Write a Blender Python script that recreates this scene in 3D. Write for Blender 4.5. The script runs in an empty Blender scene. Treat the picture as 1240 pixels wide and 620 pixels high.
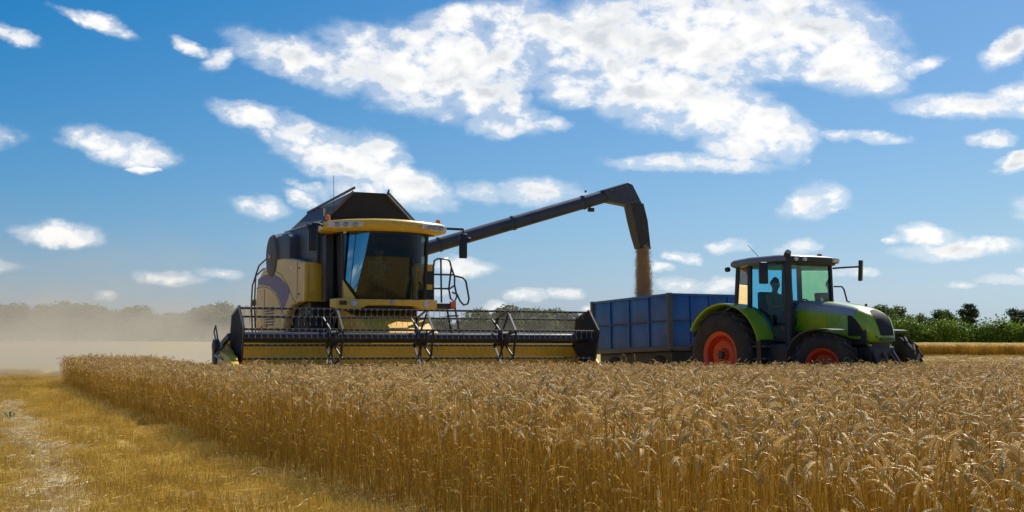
import bpy, bmesh, math, random
import numpy as np
from mathutils import Vector, Matrix, Euler

random.seed(7)
rng = np.random.default_rng(11)
R = math.radians
PI = math.pi
scene = bpy.context.scene
C = scene.collection

# ------------------------------------------------------------------ camera
CAM_H = 1.1
PITCH = math.atan(112 / 1600)
cd = bpy.data.cameras.new('camera')
cam = bpy.data.objects.new('camera', cd)
C.objects.link(cam)
cam.location = (0, 0, CAM_H)
cam.rotation_euler = (PI / 2 + PITCH, 0, 0)
cd.sensor_width = 36
cd.lens = 1600 / 1240 * 36
cd.clip_start = 0.05
cd.clip_end = 6000
scene.camera = cam

# ------------------------------------------------------------------ light
SUN_EL, SUN_AZ = R(46), R(30)          # azimuth to the right of the view (+Y)
sd = bpy.data.lights.new('sun', 'SUN')
sun = bpy.data.objects.new('sun', sd)
C.objects.link(sun)
sd.energy = 4.8
sd.angle = R(0.53)
sd.color = (1.0, 0.94, 0.84)
sun_dir = Vector((math.sin(SUN_AZ) * math.cos(SUN_EL), math.cos(SUN_AZ) * math.cos(SUN_EL), math.sin(SUN_EL)))
sun.rotation_euler = sun_dir.to_track_quat('Z', 'Y').to_euler()
sun.location = (0, 0, 60)

vs = scene.view_settings
vs.view_transform = 'Standard'
vs.look = 'None'
vs.exposure = 0.15
vs.gamma = 1.0
vs.use_curve_mapping = False
scene.cycles.use_denoising = True
scene.cycles.max_bounces = 8
scene.cycles.transparent_max_bounces = 16
scene.cycles.volume_bounces = 1
scene.cycles.volume_step_rate = 1.0
scene.cycles.volume_max_steps = 128
scene.cycles.sample_clamp_indirect = 6


# node helper ---------------------------------------------------------------
class NT:
    def __init__(self, tree):
        self.t = tree
        self.n = tree.nodes
        self.l = tree.links

    def new(self, typ, **kw):
        nd = self.n.new(typ)
        for k, v in kw.items():
            setattr(nd, k, v)
        return nd

    def link(self, a, b):
        self.l.new(a, b)

    def setin(self, sock, v):
        if isinstance(v, bpy.types.NodeSocket):
            self.l.new(v, sock)
        elif v is not None:
            sock.default_value = v

    def math(self, op, a, b=None, c=None, clamp=False):
        nd = self.n.new('ShaderNodeMath')
        nd.operation = op
        nd.use_clamp = clamp
        for i, v in enumerate((a, b, c)):
            self.setin(nd.inputs[i], v)
        return nd.outputs[0]

    def vmath(self, op, a, b=None, c=None):
        nd = self.n.new('ShaderNodeVectorMath')
        nd.operation = op
        for i, v in enumerate((a, b, c)):
            self.setin(nd.inputs[i], v)
        return nd.outputs['Value'] if op in ('LENGTH', 'DOT_PRODUCT', 'DISTANCE') else nd.outputs[0]

    def noise(self, vec, scale, detail=4, rough=0.55, dist=0.0, dims='3D'):
        nd = self.n.new('ShaderNodeTexNoise')
        nd.noise_dimensions = dims
        nd.inputs['Scale'].default_value = scale
        nd.inputs['Detail'].default_value = detail
        nd.inputs['Roughness'].default_value = rough
        nd.inputs['Distortion'].default_value = dist
        if vec is not None:
            self.l.new(vec, nd.inputs['Vector'])
        return nd.outputs['Fac'], nd.outputs['Color']

    def smooth(self, x, lo, hi, a=0.0, b=1.0):
        nd = self.n.new('ShaderNodeMapRange')
        nd.interpolation_type = 'SMOOTHSTEP'
        self.setin(nd.inputs[0], x)
        for i, v in enumerate((lo, hi, a, b)):
            self.setin(nd.inputs[1 + i], v)
        return nd.outputs[0]

    def mix(self, fac, a, b):
        nd = self.n.new('ShaderNodeMix')
        nd.data_type = 'RGBA'
        self.setin(nd.inputs[0], fac)
        self.setin(nd.inputs[6], a)
        self.setin(nd.inputs[7], b)
        return nd.outputs[2]

    def ramp(self, fac, stops):
        nd = self.n.new('ShaderNodeValToRGB')
        el = nd.color_ramp.elements
        while len(el) > 1:
            el.remove(el[-1])
        el[0].position = stops[0][0]
        el[0].color = (*stops[0][1], 1)
        for p, c in stops[1:]:
            e = el.new(p)
            e.color = (*c, 1)
        self.l.new(fac, nd.inputs[0])
        return nd.outputs[0]


# ------------------------------------------------------------------ world: sky with cumulus clouds
def px_dir(px, py):
    u = (px - 620) / 1600
    v = (310 - py) / 1600
    d = Vector((u, math.cos(PITCH) - v * math.sin(PITCH), math.sin(PITCH) + v * math.cos(PITCH)))
    return d.normalized()


def px_azel(px, py):
    d = px_dir(px, py)
    return math.atan2(d.x, d.y), math.asin(d.z)


# centre x, centre y, half width, half height, tilt (deg, clockwise down to the right), weight
CLOUDS = [
    (385, 78, 105, 26, 14, 1.0), (480, 88, 105, 42, 18, 1.1), (560, 72, 105, 46, 5, 1.2), (590, 122, 75, 26, 22, 1.0),
    (600, 152, 36, 16, 0, .9), (560, 22, 60, 20, -10, .9), (640, 35, 70, 36, 0, 1.0), (730, 50, 100, 50, 0, 1.2),
    (700, 105, 55, 22, 0, .9), (780, 105, 75, 45, 10, 1.2), (850, 45, 130, 62, 0, 1.25), (850, 125, 75, 42, 15, 1.2),
    (920, 155, 62, 36, 18, 1.2), (955, 168, 34, 20, 0, 1.0), (880, 180, 40, 18, 0, .9), (960, 35, 110, 52, 10, 1.2), (1030, 70, 70, 40, 12, 1.1),
    (1062, 98, 36, 14, 0, .9), (1116, 80, 22, 10, -20, .9), (668, 152, 18, 10, 0, .7), (840, 199, 95, 10, 3, .95),
    (1040, 164, 46, 7, 5, .8), (310, 141, 50, 14, 12, .9), (352, 163, 46, 24, 22, 1.0), (405, 190, 62, 30, 22, 1.1),
    (455, 195, 42, 32, 15, 1.1), (495, 228, 56, 24, 12, 1.1), (440, 232, 55, 18, 0, 1.0), (366, 240, 24, 12, 18, .9), (372, 225, 18, 6, 18, .6),
    (140, 178, 66, 17, 9, .95), (176, 204, 14, 5, 0, .6), (72, 283, 46, 14, 4, .95), (205, 336, 34, 9, 4, .85),
    (118, 27, 44, 9, 14, .85), (14, 40, 28, 9, 20, .85), (230, 60, 18, 8, 20, .75), (268, 72, 24, 12, -20, .7),
    (318, 251, 32, 12, 8, .7), (630, 233, 72, 15, 0, .85), (563, 322, 36, 12, 4, .95), (638, 356, 24, 8, 0, .9),
    (682, 355, 24, 8, 0, .9), (600, 371, 16, 9, 0, .9), (985, 245, 36, 20, -8, .95), (1185, 128, 88, 15, 4, .95),
    (1225, 118, 40, 16, -15, .9), (1224, 56, 36, 16, -25, .95), (1200, 170, 26, 8, 0, .8), (1232, 197, 24, 11, -15, .9),
    (1128, 285, 36, 11, 6, .95), (1166, 301, 60, 11, -4, .95), (876, 300, 22, 8, 0, .85), (830, 312, 20, 6, 10, .75),
    (965, 302, 20, 10, 0, .9), (826, 345, 26, 9, 0, .9), (874, 343, 30, 8, 0, .9), (1210, 339, 26, 6, 0, .85),
    (1168, 346, 16, 5, 0, .8), (268, 333, 24, 6, 4, .6), (798, 323, 14, 8, 0, .85), (1236, 329, 14, 6, 0, .85),
    (126, 358, 15, 5, 0, .6), (1036, 330, 20, 6, 0, .8), (1012, 250, 9, 4, 0, .6), (1088, 292, 9, 5, 0, .6),
    (520, 352, 26, 6, 0, .6), (724, 374, 20, 6, 0, .7), (-60, 320, 60, 12, 0, .9), (1320, 250, 70, 18, 0, .9),
    (1330, 90, 70, 30, 0, 1.0), (-70, 150, 70, 20, 8, .9),
]
while len(CLOUDS) % 3:
    CLOUDS.append((620, -900, 10, 10, 0, .1))

world = bpy.data.worlds.new('World')
scene.world = world
world.use_nodes = True
w = NT(world.node_tree)
w.n.clear()
out = w.new('ShaderNodeOutputWorld')
bg = w.new('ShaderNodeBackground')
sky = w.new('ShaderNodeTexSky', sky_type='NISHITA')
sky.sun_disc = False
sky.sun_elevation = SUN_EL
sky.sun_rotation = SUN_AZ
sky.altitude = 300
sky.air_density = 1.0
sky.dust_density = 1.0
sky.ozone_density = 4.0
tc = w.new('ShaderNodeTexCoord')
sep = w.new('ShaderNodeSeparateXYZ')
w.link(tc.outputs['Generated'], sep.inputs[0])
X, Y, Z = sep.outputs
az = w.math('ARCTAN2', X, Y)
el = w.math('ARCSINE', Z)
# edge warp
comb = w.new('ShaderNodeCombineXYZ')
w.link(az, comb.inputs[0])
w.link(w.math('MULTIPLY', el, 1.5), comb.inputs[1])
P2 = comb.outputs[0]
_, wc = w.noise(P2, 30, 4, .6)
ws = w.new('ShaderNodeSeparateColor')
w.link(wc, ws.inputs[0])
azw = w.math('ADD', az, w.math('MULTIPLY', w.math('SUBTRACT', ws.outputs[0], .5), .038))
elw = w.math('ADD', el, w.math('MULTIPLY', w.math('SUBTRACT', ws.outputs[1], .5), .016))


def rep3(s):
    c3 = w.new('ShaderNodeCombineXYZ')
    for i in range(3):
        w.link(s, c3.inputs[i])
    return c3.outputs[0]


AZ3, EL3 = rep3(azw), rep3(elw)
acc = None
for g in range(0, len(CLOUDS), 3):
    A, B, D, E_, Fv, G, W3 = [], [], [], [], [], [], []
    for (cx, cy, rx, ry, tilt, wt) in CLOUDS[g:g + 3]:
        a0, e0 = px_azel(cx, cy)
        rx /= 1600
        ry /= 1600
        c, s = math.cos(R(-tilt)), math.sin(R(-tilt))
        A.append(c / rx); B.append(s / rx); D.append(-(c * a0 + s * e0) / rx)
        E_.append(-s / ry); Fv.append(c / ry); G.append(-(-s * a0 + c * e0) / ry)
        W3.append(wt)
    du = w.vmath('MULTIPLY_ADD', AZ3, tuple(A), w.vmath('MULTIPLY_ADD', EL3, tuple(B), tuple(D)))
    dv = w.vmath('MULTIPLY_ADD', AZ3, tuple(E_), w.vmath('MULTIPLY_ADD', EL3, tuple(Fv), tuple(G)))
    r2 = w.vmath('MULTIPLY_ADD', du, du, w.vmath('MULTIPLY', dv, dv))
    f = w.vmath('MULTIPLY_ADD', r2, tuple(-x for x in W3), tuple(W3))
    acc = f if acc is None else w.vmath('MAXIMUM', acc, f)
sx = w.new('ShaderNodeSeparateXYZ')
w.link(acc, sx.inputs[0])
field = w.math('MAXIMUM', w.math('MAXIMUM', sx.outputs[0], sx.outputs[1]), sx.outputs[2])
field = w.math('MAXIMUM', field, -1.2)
# the rest of the sky: cloud deck seen in perspective, same cover as in view
den = w.math('ADD', w.math('MAXIMUM', Z, 0.0), 0.16)
cp = w.new('ShaderNodeCombineXYZ')
w.link(w.math('DIVIDE', X, den), cp.inputs[0])
w.link(w.math('DIVIDE', Y, den), cp.inputs[1])
deck, _ = w.noise(cp.outputs[0], .9, 3, .55)
deckf = w.smooth(deck, .50, .72, -1.2, 1.1)
inaz = w.smooth(w.math('ABSOLUTE', az), .40, .50)
inel = w.smooth(el, .275, .33)
outside = w.math('MAXIMUM', inaz, inel)
low = w.smooth(el, .02, .08)
mixf = w.new('ShaderNodeMix')
w.link(w.math('MULTIPLY', outside, low), mixf.inputs[0])
w.link(field, mixf.inputs[2])
w.link(deckf, mixf.inputs[3])
field = mixf.outputs[0]
# billowy detail
n1, _ = w.noise(P2, 32, 10, .60, .2)
n2, _ = w.noise(P2, 85, 5, .5)
nn = w.math('ADD', w.math('MULTIPLY', w.math('SUBTRACT', n1, .53), 3.5), w.math('MULTIPLY', w.math('SUBTRACT', n2, .5), .9))
dens = w.math('ADD', field, nn)
alpha = w.smooth(dens, -.25, 1.0)
thin = w.smooth(dens, -1.1, .4, 0, .38)
alpha = w.math('MAXIMUM', alpha, w.math('MULTIPLY', thin, w.smooth(field, -.8, .3)))
thick = w.smooth(dens, .35, 1.4)
n3a, _ = w.noise(P2, 30, 3, .45, .35)
n3, _ = w.noise(w.vmath('ADD', P2, (0.004, 0.014, 0)), 30, 3, .45, .35)
n4, _ = w.noise(P2, 18, 2, .45)
lit = w.math('ADD', w.math('MULTIPLY', w.math('SUBTRACT', n3a, n3), 4.5), w.smooth(n4, .36, .60, .18, 1.05))
shade = w.math('MULTIPLY', thick, w.math('SUBTRACT', 1.0, w.math('MINIMUM', w.math('MAXIMUM', lit, 0.0), 1.0)))
ccol = w.mix(shade, (10.3, 10.2, 10.0, 1), (6.6, 7.05, 7.6, 1))
# low air lightens towards the horizon by the sky itself
sks = w.new('ShaderNodeSeparateXYZ')
w.link(sky.outputs[0], sks.inputs[0])
skb = w.new('ShaderNodeCombineXYZ')
w.link(w.math('MULTIPLY', sks.outputs[0], .16), skb.inputs[2])
skyg = w.vmath('ADD', w.vmath('MULTIPLY_ADD', sky.outputs[0], (.80, .82, .66), (-1.75, -1.0, .8)), skb.outputs[0])
skyg = w.vmath('MINIMUM', w.vmath('MAXIMUM', skyg, (.15, .9, 2.0)), (4.9, 6.5, 7.9))
alpha = w.math('MULTIPLY', alpha, w.smooth(el, -.005, .02))
final = w.mix(alpha, skyg, ccol)
w.link(final, bg.inputs['Color'])
bg.inputs['Strength'].default_value = 0.091
w.link(bg.outputs[0], out.inputs['Surface'])
world.cycles.sampling_method = 'MANUAL'
world.cycles.sample_map_resolution = 512


# ------------------------------------------------------------------ materials
def mat(name, col, rough=.5, metal=0., coat=0., var=.12, vscale=6., dust=0., dustcol=(.36, .28, .16), bump=0., bscale=60., spec=.5, obj=True):
    m = bpy.data.materials.new(name)
    m.use_nodes = True
    t = NT(m.node_tree)
    t.n.clear()
    o = t.new('ShaderNodeOutputMaterial')
    b = t.new('ShaderNodeBsdfPrincipled')
    tcn = t.new('ShaderNodeTexCoord')
    co = tcn.outputs['Object']
    nf, _ = t.noise(co, vscale, 5, .6)
    c0 = tuple(max(0, x * (1 - var)) for x in col) + (1,)
    c1 = tuple(min(1, x * (1 + var)) for x in col) + (1,)
    c = t.mix(t.smooth(nf, .3, .7), c0, c1)
    if dust:
        n2_, _ = t.noise(co, vscale * .45, 8, .7)
        n3_, _ = t.noise(co, vscale * 7, 4, .7)
        dm = t.math('MULTIPLY', t.smooth(t.math('ADD', n2_, t.math('MULTIPLY', n3_, .35)), .42, .88), dust)
        c = t.mix(dm, c, (*dustcol, 1))
        t.link(t.math('ADD', t.math('MULTIPLY', dm, .5), rough, clamp=True), b.inputs['Roughness'])
    else:
        b.inputs['Roughness'].default_value = rough
    t.link(c, b.inputs['Base Color'])
    b.inputs['Metallic'].default_value = metal
    b.inputs['Coat Weight'].default_value = coat
    b.inputs['Coat Roughness'].default_value = .15
    b.inputs['Specular IOR Level'].default_value = spec
    if bump:
        nb, _ = t.noise(co, bscale, 4, .6)
        bp = t.new('ShaderNodeBump')
        bp.inputs['Strength'].default_value = bump
        bp.inputs['Distance'].default_value = .01
        t.link(nb, bp.inputs['Height'])
        t.link(bp.outputs[0], b.inputs['Normal'])
    t.link(b.outputs[0], o.inputs[0])
    return m


def glass_mat(name, tint, gloss_rough=.02, f=1.45, base=0., tone=(.95, .97, 1), film=.2):
    m = bpy.data.materials.new(name)
    m.use_nodes = True
    t = NT(m.node_tree)
    t.n.clear()
    o = t.new('ShaderNodeOutputMaterial')
    tr = t.new('ShaderNodeBsdfTransparent')
    tr.inputs[0].default_value = (*tint, 1)
    gl = t.new('ShaderNodeBsdfGlossy')
    gl.inputs['Roughness'].default_value = gloss_rough
    gl.inputs['Color'].default_value = (*tone, 1)
    fr = t.new('ShaderNodeFresnel')
    fr.inputs[0].default_value = f
    mx = t.new('ShaderNodeMixShader')
    t.link(t.math('ADD', fr.outputs[0], base, clamp=True), mx.inputs[0])
    t.link(tr.outputs[0], mx.inputs[1])
    t.link(gl.outputs[0], mx.inputs[2])
    # film of dust
    df = t.new('ShaderNodeBsdfDiffuse')
    df.inputs[0].default_value = (.42, .36, .26, 1)
    tcn = t.new('ShaderNodeTexCoord')
    nf, _ = t.noise(tcn.outputs['Object'], 3.0, 7, .7)
    m2 = t.new('ShaderNodeMixShader')
    t.link(t.smooth(nf, .35, .85, .01, film), m2.inputs[0])
    t.link(mx.outputs[0], m2.inputs[1])
    t.link(df.outputs[0], m2.inputs[2])
    t.link(m2.outputs[0], o.inputs[0])
    return m


def leafy(name, c0, c1, rough=.6, trans=.35, tcol=None, vscale=3., rnd=.25, glint=0.):
    """thin plant tissue: diffuse + translucent, colour varied per instance and by noise"""
    m = bpy.data.materials.new(name)
    m.use_nodes = True
    t = NT(m.node_tree)
    t.n.clear()
    o = t.new('ShaderNodeOutputMaterial')
    b = t.new('ShaderNodeBsdfPrincipled')
    tl = t.new('ShaderNodeBsdfTranslucent')
    oi = t.new('ShaderNodeObjectInfo')
    geo = t.new('ShaderNodeNewGeometry')
    nf, _ = t.noise(geo.outputs['Position'], vscale, 4, .6)
    fac = t.math('ADD', t.math('MULTIPLY', t.math('SUBTRACT', oi.outputs['Random'], .5), rnd * 2), nf)
    c = t.mix(t.smooth(fac, .25, .75), (*c0, 1), (*c1, 1))
    t.link(c, b.inputs['Base Color'])
    b.inputs['Roughness'].default_value = rough
    b.inputs['Specular IOR Level'].default_value = .35
    if tcol is None:
        t.link(c, tl.inputs[0])
    else:
        tl.inputs[0].default_value = (*tcol, 1)
    mx = t.new('ShaderNodeMixShader')
    mx.inputs[0].default_value = trans
    t.link(b.outputs[0], mx.inputs[1])
    t.link(tl.outputs[0], mx.inputs[2])
    t.link(mx.outputs[0], o.inputs[0])
    return m


M = {}
M['yellow'] = mat('yellow_paint', (.88, .52, .012), .32, coat=.4, var=.06, dust=.30, dustcol=(.55, .38, .14))
M['yellow_dusty'] = mat('dusty_yellow_paint', (.84, .60, .20), .5, coat=.1, var=.06, dust=.7, dustcol=(.78, .60, .34))
M['yellow_worn'] = mat('worn_yellow_paint', (.86, .46, .010), .45, coat=.05, var=.12, vscale=2.5, dust=.45, dustcol=(.48, .30, .08), bump=.15)
M['yellow_header'] = mat('header_yellow_paint', (.95, .58, .008), .4, coat=.15, var=.08, vscale=2.0, dust=.22, dustcol=(.6, .38, .08))
M['floor'] = mat('shadow_dark_header_floor', (.09, .075, .05), .95, spec=.05, dust=.5, dustcol=(.16, .12, .06))  # coloured dark and matt, standing in for the shadow under the reel
M['violet'] = mat('violet_decal', (.16, .14, .30), .5, dust=.4, dustcol=(.42, .33, .27))
M['black'] = mat('black_paint', (.018, .019, .022), .42, dust=.22, dustcol=(.15, .12, .08))
M['black_gloss'] = mat('gloss_black_paint', (.02, .022, .026), .25, coat=.3, dust=.15, dustcol=(.15, .12, .08))
M['dark_grey'] = mat('dark_grey_sheet', (.07, .074, .08), .5, dust=.45, dustcol=(.2, .17, .12))
M['tank'] = mat('blue_black_tank_sheet', (.035, .048, .075), .42, dust=.25, dustcol=(.15, .15, .14))
M['canvas'] = mat('black_canvas', (.022, .022, .022), .8, bump=.3, bscale=14)
M['rubber'] = mat('tyre_rubber', (.022, .021, .02), .75, var=.3, vscale=5, dust=.55, dustcol=(.12, .095, .06), bump=.3)
M['steel'] = mat('bare_steel', (.42, .40, .37), .35, metal=.9, var=.2)
M['tine'] = mat('spring_steel', (.30, .28, .25), .5, metal=.3)
M['orange_lens'] = mat('amber_lens', (.85, .22, .01), .2, coat=.6, var=.05)
M['red_lens'] = mat('red_orange_lens', (.8, .12, .02), .2, coat=.6, var=.05)
M['clear_lens'] = mat('clear_lens', (.62, .63, .64), .12, coat=.8, var=.2, vscale=25)
M['blue'] = mat('blue_paint', (.001, .095, .36), .45, coat=.15, var=.22, vscale=2.2, dust=.2, dustcol=(.10, .15, .20), bump=.12, bscale=20)
M['blue_dark'] = mat('dark_blue_paint', (.012, .045, .12), .5, var=.2, dust=.4, dustcol=(.1, .1, .1))
M['green'] = mat('lime_green_paint', (.29, .50, .008), .3, coat=.5, var=.05, dust=.2, dustcol=(.22, .2, .08))
M['silver'] = mat('silver_paint', (.36, .38, .41), .3, metal=.25, coat=.5, var=.04, dust=.15, dustcol=(.3, .27, .2))
M['grey_roof'] = mat('grey_roof_plastic', (.20, .21, .22), .4, coat=.2, var=.06, dust=.25, dustcol=(.25, .22, .17))
M['orange'] = mat('orange_red_rim', (.72, .05, .012), .4, coat=.2, var=.1, dust=.3, dustcol=(.28, .15, .07))
M['glass'] = glass_mat('cab_glass', (.34, .44, .38), f=1.45, film=.08)
M['glass_sky_reflection'] = glass_mat('painted_sky_reflection_glass', (.10, .30, .40), f=1.5, base=.34, tone=(.55, .85, 1.0), film=.03)  # blue tint and raised gloss put the sky's reflection into the glass
M['glass_teal'] = glass_mat('teal_tinted_glass', (.40, .78, .90), f=1.45, film=.10)
M['mirror_back'] = mat('mirror_plastic', (.012, .014, .02), .35)
M['seat'] = mat('seat_fabric', (.045, .045, .05), .9)
M['interior'] = mat('cab_interior', (.11, .105, .09), .8)
M['skin'] = mat('skin', (.48, .27, .19), .55, var=.06)
M['shirt'] = mat('pale_work_shirt', (.33, .34, .37), .85)
M['shirt_ochre'] = mat('ochre_work_shirt', (.34, .20, .06), .85)
M['trousers'] = mat('dark_trousers', (.04, .05, .08), .9)
M['hair'] = mat('brown_hair', (.06, .04, .025), .7)
M['grain'] = mat('wheat_grain', (.55, .36, .17), .6, var=.35, vscale=30)
M['bark'] = mat('bark', (.10, .075, .05), .9, bump=.5)

M['ear'] = leafy('ripe_wheat_ear', (.68, .50, .19), (.95, .76, .38), .45, .36, vscale=2.0, rnd=.3)
M['stem'] = leafy('ripe_wheat_straw', (.54, .335, .04), (.80, .53, .09), .38, .28, vscale=2.0, rnd=.3)
M['wheat_leaf'] = leafy('dry_wheat_leaf', (.42, .28, .06), (.66, .47, .15), .6, .4, vscale=2.0, rnd=.3)
M['stubble'] = leafy('cut_straw_stubble', (.66, .482, .095), (.91, .735, .235), .45, .34, vscale=.8, rnd=.22)
M['pale_straw'] = leafy('pale_loose_straw', (.72, .56, .26), (.93, .79, .46), .5, .2, vscale=2.0, rnd=.25)
M['weed'] = leafy('green_weed_leaf', (.05, .09, .02), (.09, .15, .03), .5, .35)
M['leaf_far'] = leafy('far_tree_leaves', (.06, .10, .035), (.14, .19, .065), .6, .45, vscale=.12, rnd=.2)
M['leaf_mid'] = leafy('green_tree_leaves', (.065, .11, .022), (.15, .21, .045), .55, .42, vscale=.35, rnd=.2)
M['leaf_dark'] = leafy('dark_tree_leaves', (.035, .06, .02), (.08, .115, .035), .55, .3, vscale=.4, rnd=.2)
M['leaf_hedge'] = leafy('hedge_leaves', (.10, .19, .012), (.36, .47, .04), .5, .28, vscale=.5, rnd=.1)


# ------------------------------------------------------------------ mesh helpers
class MB:
    def __init__(self):
        self.v = []
        self.f = []

    def add(self, verts, faces):
        b = len(self.v)
        self.v.extend(Vector(p) for p in verts)
        self.f.extend(tuple(i + b for i in f) for f in faces)
        return self

    def box(self, c, s, rot=None):
        hx, hy, hz = s[0] / 2, s[1] / 2, s[2] / 2
        vs_ = [Vector((x, y, z)) for x in (-hx, hx) for y in (-hy, hy) for z in (-hz, hz)]
        if rot is not None:
            m = Euler(rot).to_matrix()
            vs_ = [m @ p for p in vs_]
        c = Vector(c)
        return self.add([p + c for p in vs_], [(0, 1, 3, 2), (4, 6, 7, 5), (0, 4, 5, 1), (2, 3, 7, 6), (0, 2, 6, 4), (1, 5, 7, 3)])

    def bb(self, x0, x1, y0, y1, z0, z1):
        return self.box(((x0 + x1) / 2, (y0 + y1) / 2, (z0 + z1) / 2), (abs(x1 - x0), abs(y1 - y0), abs(z1 - z0)))

    def tube(self, pts, r, n=8, cap=True):
        pts = [Vector(p) for p in pts]
        rs = r if isinstance(r, (list, tuple)) else [r] * len(pts)
        up = Vector((0, 0, 1))
        t0 = (pts[1] - pts[0]).normalized()
        if abs(t0.dot(up)) > .95:
            up = Vector((1, 0, 0))
        nrm = t0.cross(up).normalized()
        vs_, fs = [], []
        for i, p in enumerate(pts):
            a = pts[max(0, i - 1)]
            b = pts[min(len(pts) - 1, i + 1)]
            t = (b - a).normalized()
            nrm = (nrm - t * nrm.dot(t)).normalized()
            bi = t.cross(nrm)
            for k in range(n):
                an = 2 * PI * k / n
                vs_.append(p + (nrm * math.cos(an) + bi * math.sin(an)) * rs[i])
        for i in range(len(pts) - 1):
            for k in range(n):
                fs.append((i * n + k, i * n + (k + 1) % n, (i + 1) * n + (k + 1) % n, (i + 1) * n + k))
        if cap:
            fs.append(tuple(reversed(range(n))))
            fs.append(tuple((len(pts) - 1) * n + k for k in range(n)))
        return self.add(vs_, fs)

    def bar(self, a, b, w_, h_=None, up=(0, 0, 1)):
        a, b = Vector(a), Vector(b)
        h_ = h_ or w_
        t = (b - a).normalized()
        up = Vector(up)
        if abs(t.dot(up)) > .97:
            up = Vector((1, 0, 0)) if abs(t.x) < .9 else Vector((0, 1, 0))
        s = t.cross(up).normalized()
        u = s.cross(t)
        vs_ = []
        for p in (a, b):
            for sx_, sy_ in ((-1, -1), (1, -1), (1, 1), (-1, 1)):
                vs_.append(p + s * sx_ * w_ / 2 + u * sy_ * h_ / 2)
        return self.add(vs_, [(0, 3, 2, 1), (4, 5, 6, 7), (0, 1, 5, 4), (1, 2, 6, 5), (2, 3, 7, 6), (3, 0, 4, 7)])

    def prism(self, poly, d):
        """poly: 3D polygon, extruded by vector d"""
        d = Vector(d)
        n = len(poly)
        vs_ = [Vector(p) for p in poly] + [Vector(p) + d for p in poly]
        fs = [tuple(reversed(range(n))), tuple(range(n, 2 * n))]
        for i in range(n):
            j = (i + 1) % n
            fs.append((i, j, n + j, n + i))
        return self.add(vs_, fs)

    def loft(self, secs, cap=True, closed=True):
        n = len(secs[0])
        vs_ = [Vector(p) for s in secs for p in s]
        fs = []
        for i in range(len(secs) - 1):
            for k in range(n if closed else n - 1):
                fs.append((i * n + k, i * n + (k + 1) % n, (i + 1) * n + (k + 1) % n, (i + 1) * n + k))
        if cap and closed:
            fs.append(tuple(reversed(range(n))))
            fs.append(tuple((len(secs) - 1) * n + k for k in range(n)))
        return self.add(vs_, fs)

    def lathe(self, prof, c, axis='y', n=32, cap=True):
        """prof: (radius, offset along axis)"""
        c = Vector(c)
        vs_, fs = [], []
        for (r, o) in prof:
            for k in range(n):
                a = 2 * PI * k / n
                ca, sa = r * math.cos(a), r * math.sin(a)
                p = {'x': (o, ca, sa), 'y': (ca, o, sa), 'z': (ca, sa, o)}[axis]
                vs_.append(c + Vector(p))
        for i in range(len(prof) - 1):
            for k in range(n):
                fs.append((i * n + k, i * n + (k + 1) % n, (i + 1) * n + (k + 1) % n, (i + 1) * n + k))
        if cap:
            fs.append(tuple(range(n)))
            fs.append(tuple((len(prof) - 1) * n + k for k in range(n)))
        return self.add(vs_, fs)

    def xform(self, m):
        self.v = [m @ p for p in self.v]
        return self

    def mesh(self, name, m, bevel=0., smooth=35, seg=2, recalc=True):
        bm = bmesh.new()
        vs_ = [bm.verts.new(p) for p in self.v]
        for f in self.f:
            try:
                bm.faces.new([vs_[i] for i in f])
            except ValueError:
                pass
        if recalc:
            bmesh.ops.recalc_face_normals(bm, faces=bm.faces)
        if bevel:
            ed = [e for e in bm.edges if len(e.link_faces) == 2 and e.calc_face_angle(0) > R(30)]
            bmesh.ops.bevel(bm, geom=ed, offset=bevel, segments=seg, affect='EDGES', profile=.6, clamp_overlap=True)
        me = bpy.data.meshes.new(name)
        bm.to_mesh(me)
        bm.free()
        if smooth:
            for p in me.polygons:
                p.use_smooth = True
            me.set_sharp_from_angle(angle=R(smooth))
        me.materials.append(m)
        return me

    def obj(self, name, m, parent=None, bevel=0., smooth=35, seg=2, recalc=True):
        o = bpy.data.objects.new(name, self.mesh(name, m, bevel, smooth, seg, recalc))
        C.objects.link(o)
        if parent is not None:
            o.parent = parent
        return o


def link_mesh(name, me, parent=None):
    o = bpy.data.objects.new(name, me)
    C.objects.link(o)
    o.parent = parent
    return o


def tag(o, label=None, cat=None, group=None, kind=None):
    if label: o['label'] = label
    if cat: o['category'] = cat
    if group: o['group'] = group
    if kind: o['kind'] = kind
    return o


def empty(name, loc, rot=(0, 0, 0)):
    o = bpy.data.objects.new(name, None)
    o.empty_display_size = .3
    C.objects.link(o)
    o.location = loc
    o.rotation_euler = rot
    return o


# ------------------------------------------------------------------ ground
_hx = np.array([-4, -1.5, .8, 2.6, 4.0, 5.4, 7.0, 8.8, 11, 15, 22, 40])
_hz = np.array([0, 0, -.07, -.20, -.115, .0, .15, .27, .33, .33, .2, 0])


def sstep(x, a, b):
    t = np.clip((x - a) / (b - a), 0, 1)
    return t * t * (3 - 2 * t)


def tz(x, y):
    x = np.asarray(x, float)
    y = np.asarray(y, float)
    z = .009 * np.clip(y - 27, 0, None) + .000015 * np.clip(y - 85, 0, 260) ** 2
    hump = (np.interp(x - .7, _hx, _hz) + np.interp(x + .7, _hx, _hz) + np.interp(x, _hx, _hz)) / 3
    z = z + hump * sstep(y, 25.2, 28.3) * (1 - sstep(y, 44, 70))
    z = z + .03 * np.sin(x * .35 + 1) * np.sin(y * .27)
    return z


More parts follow.
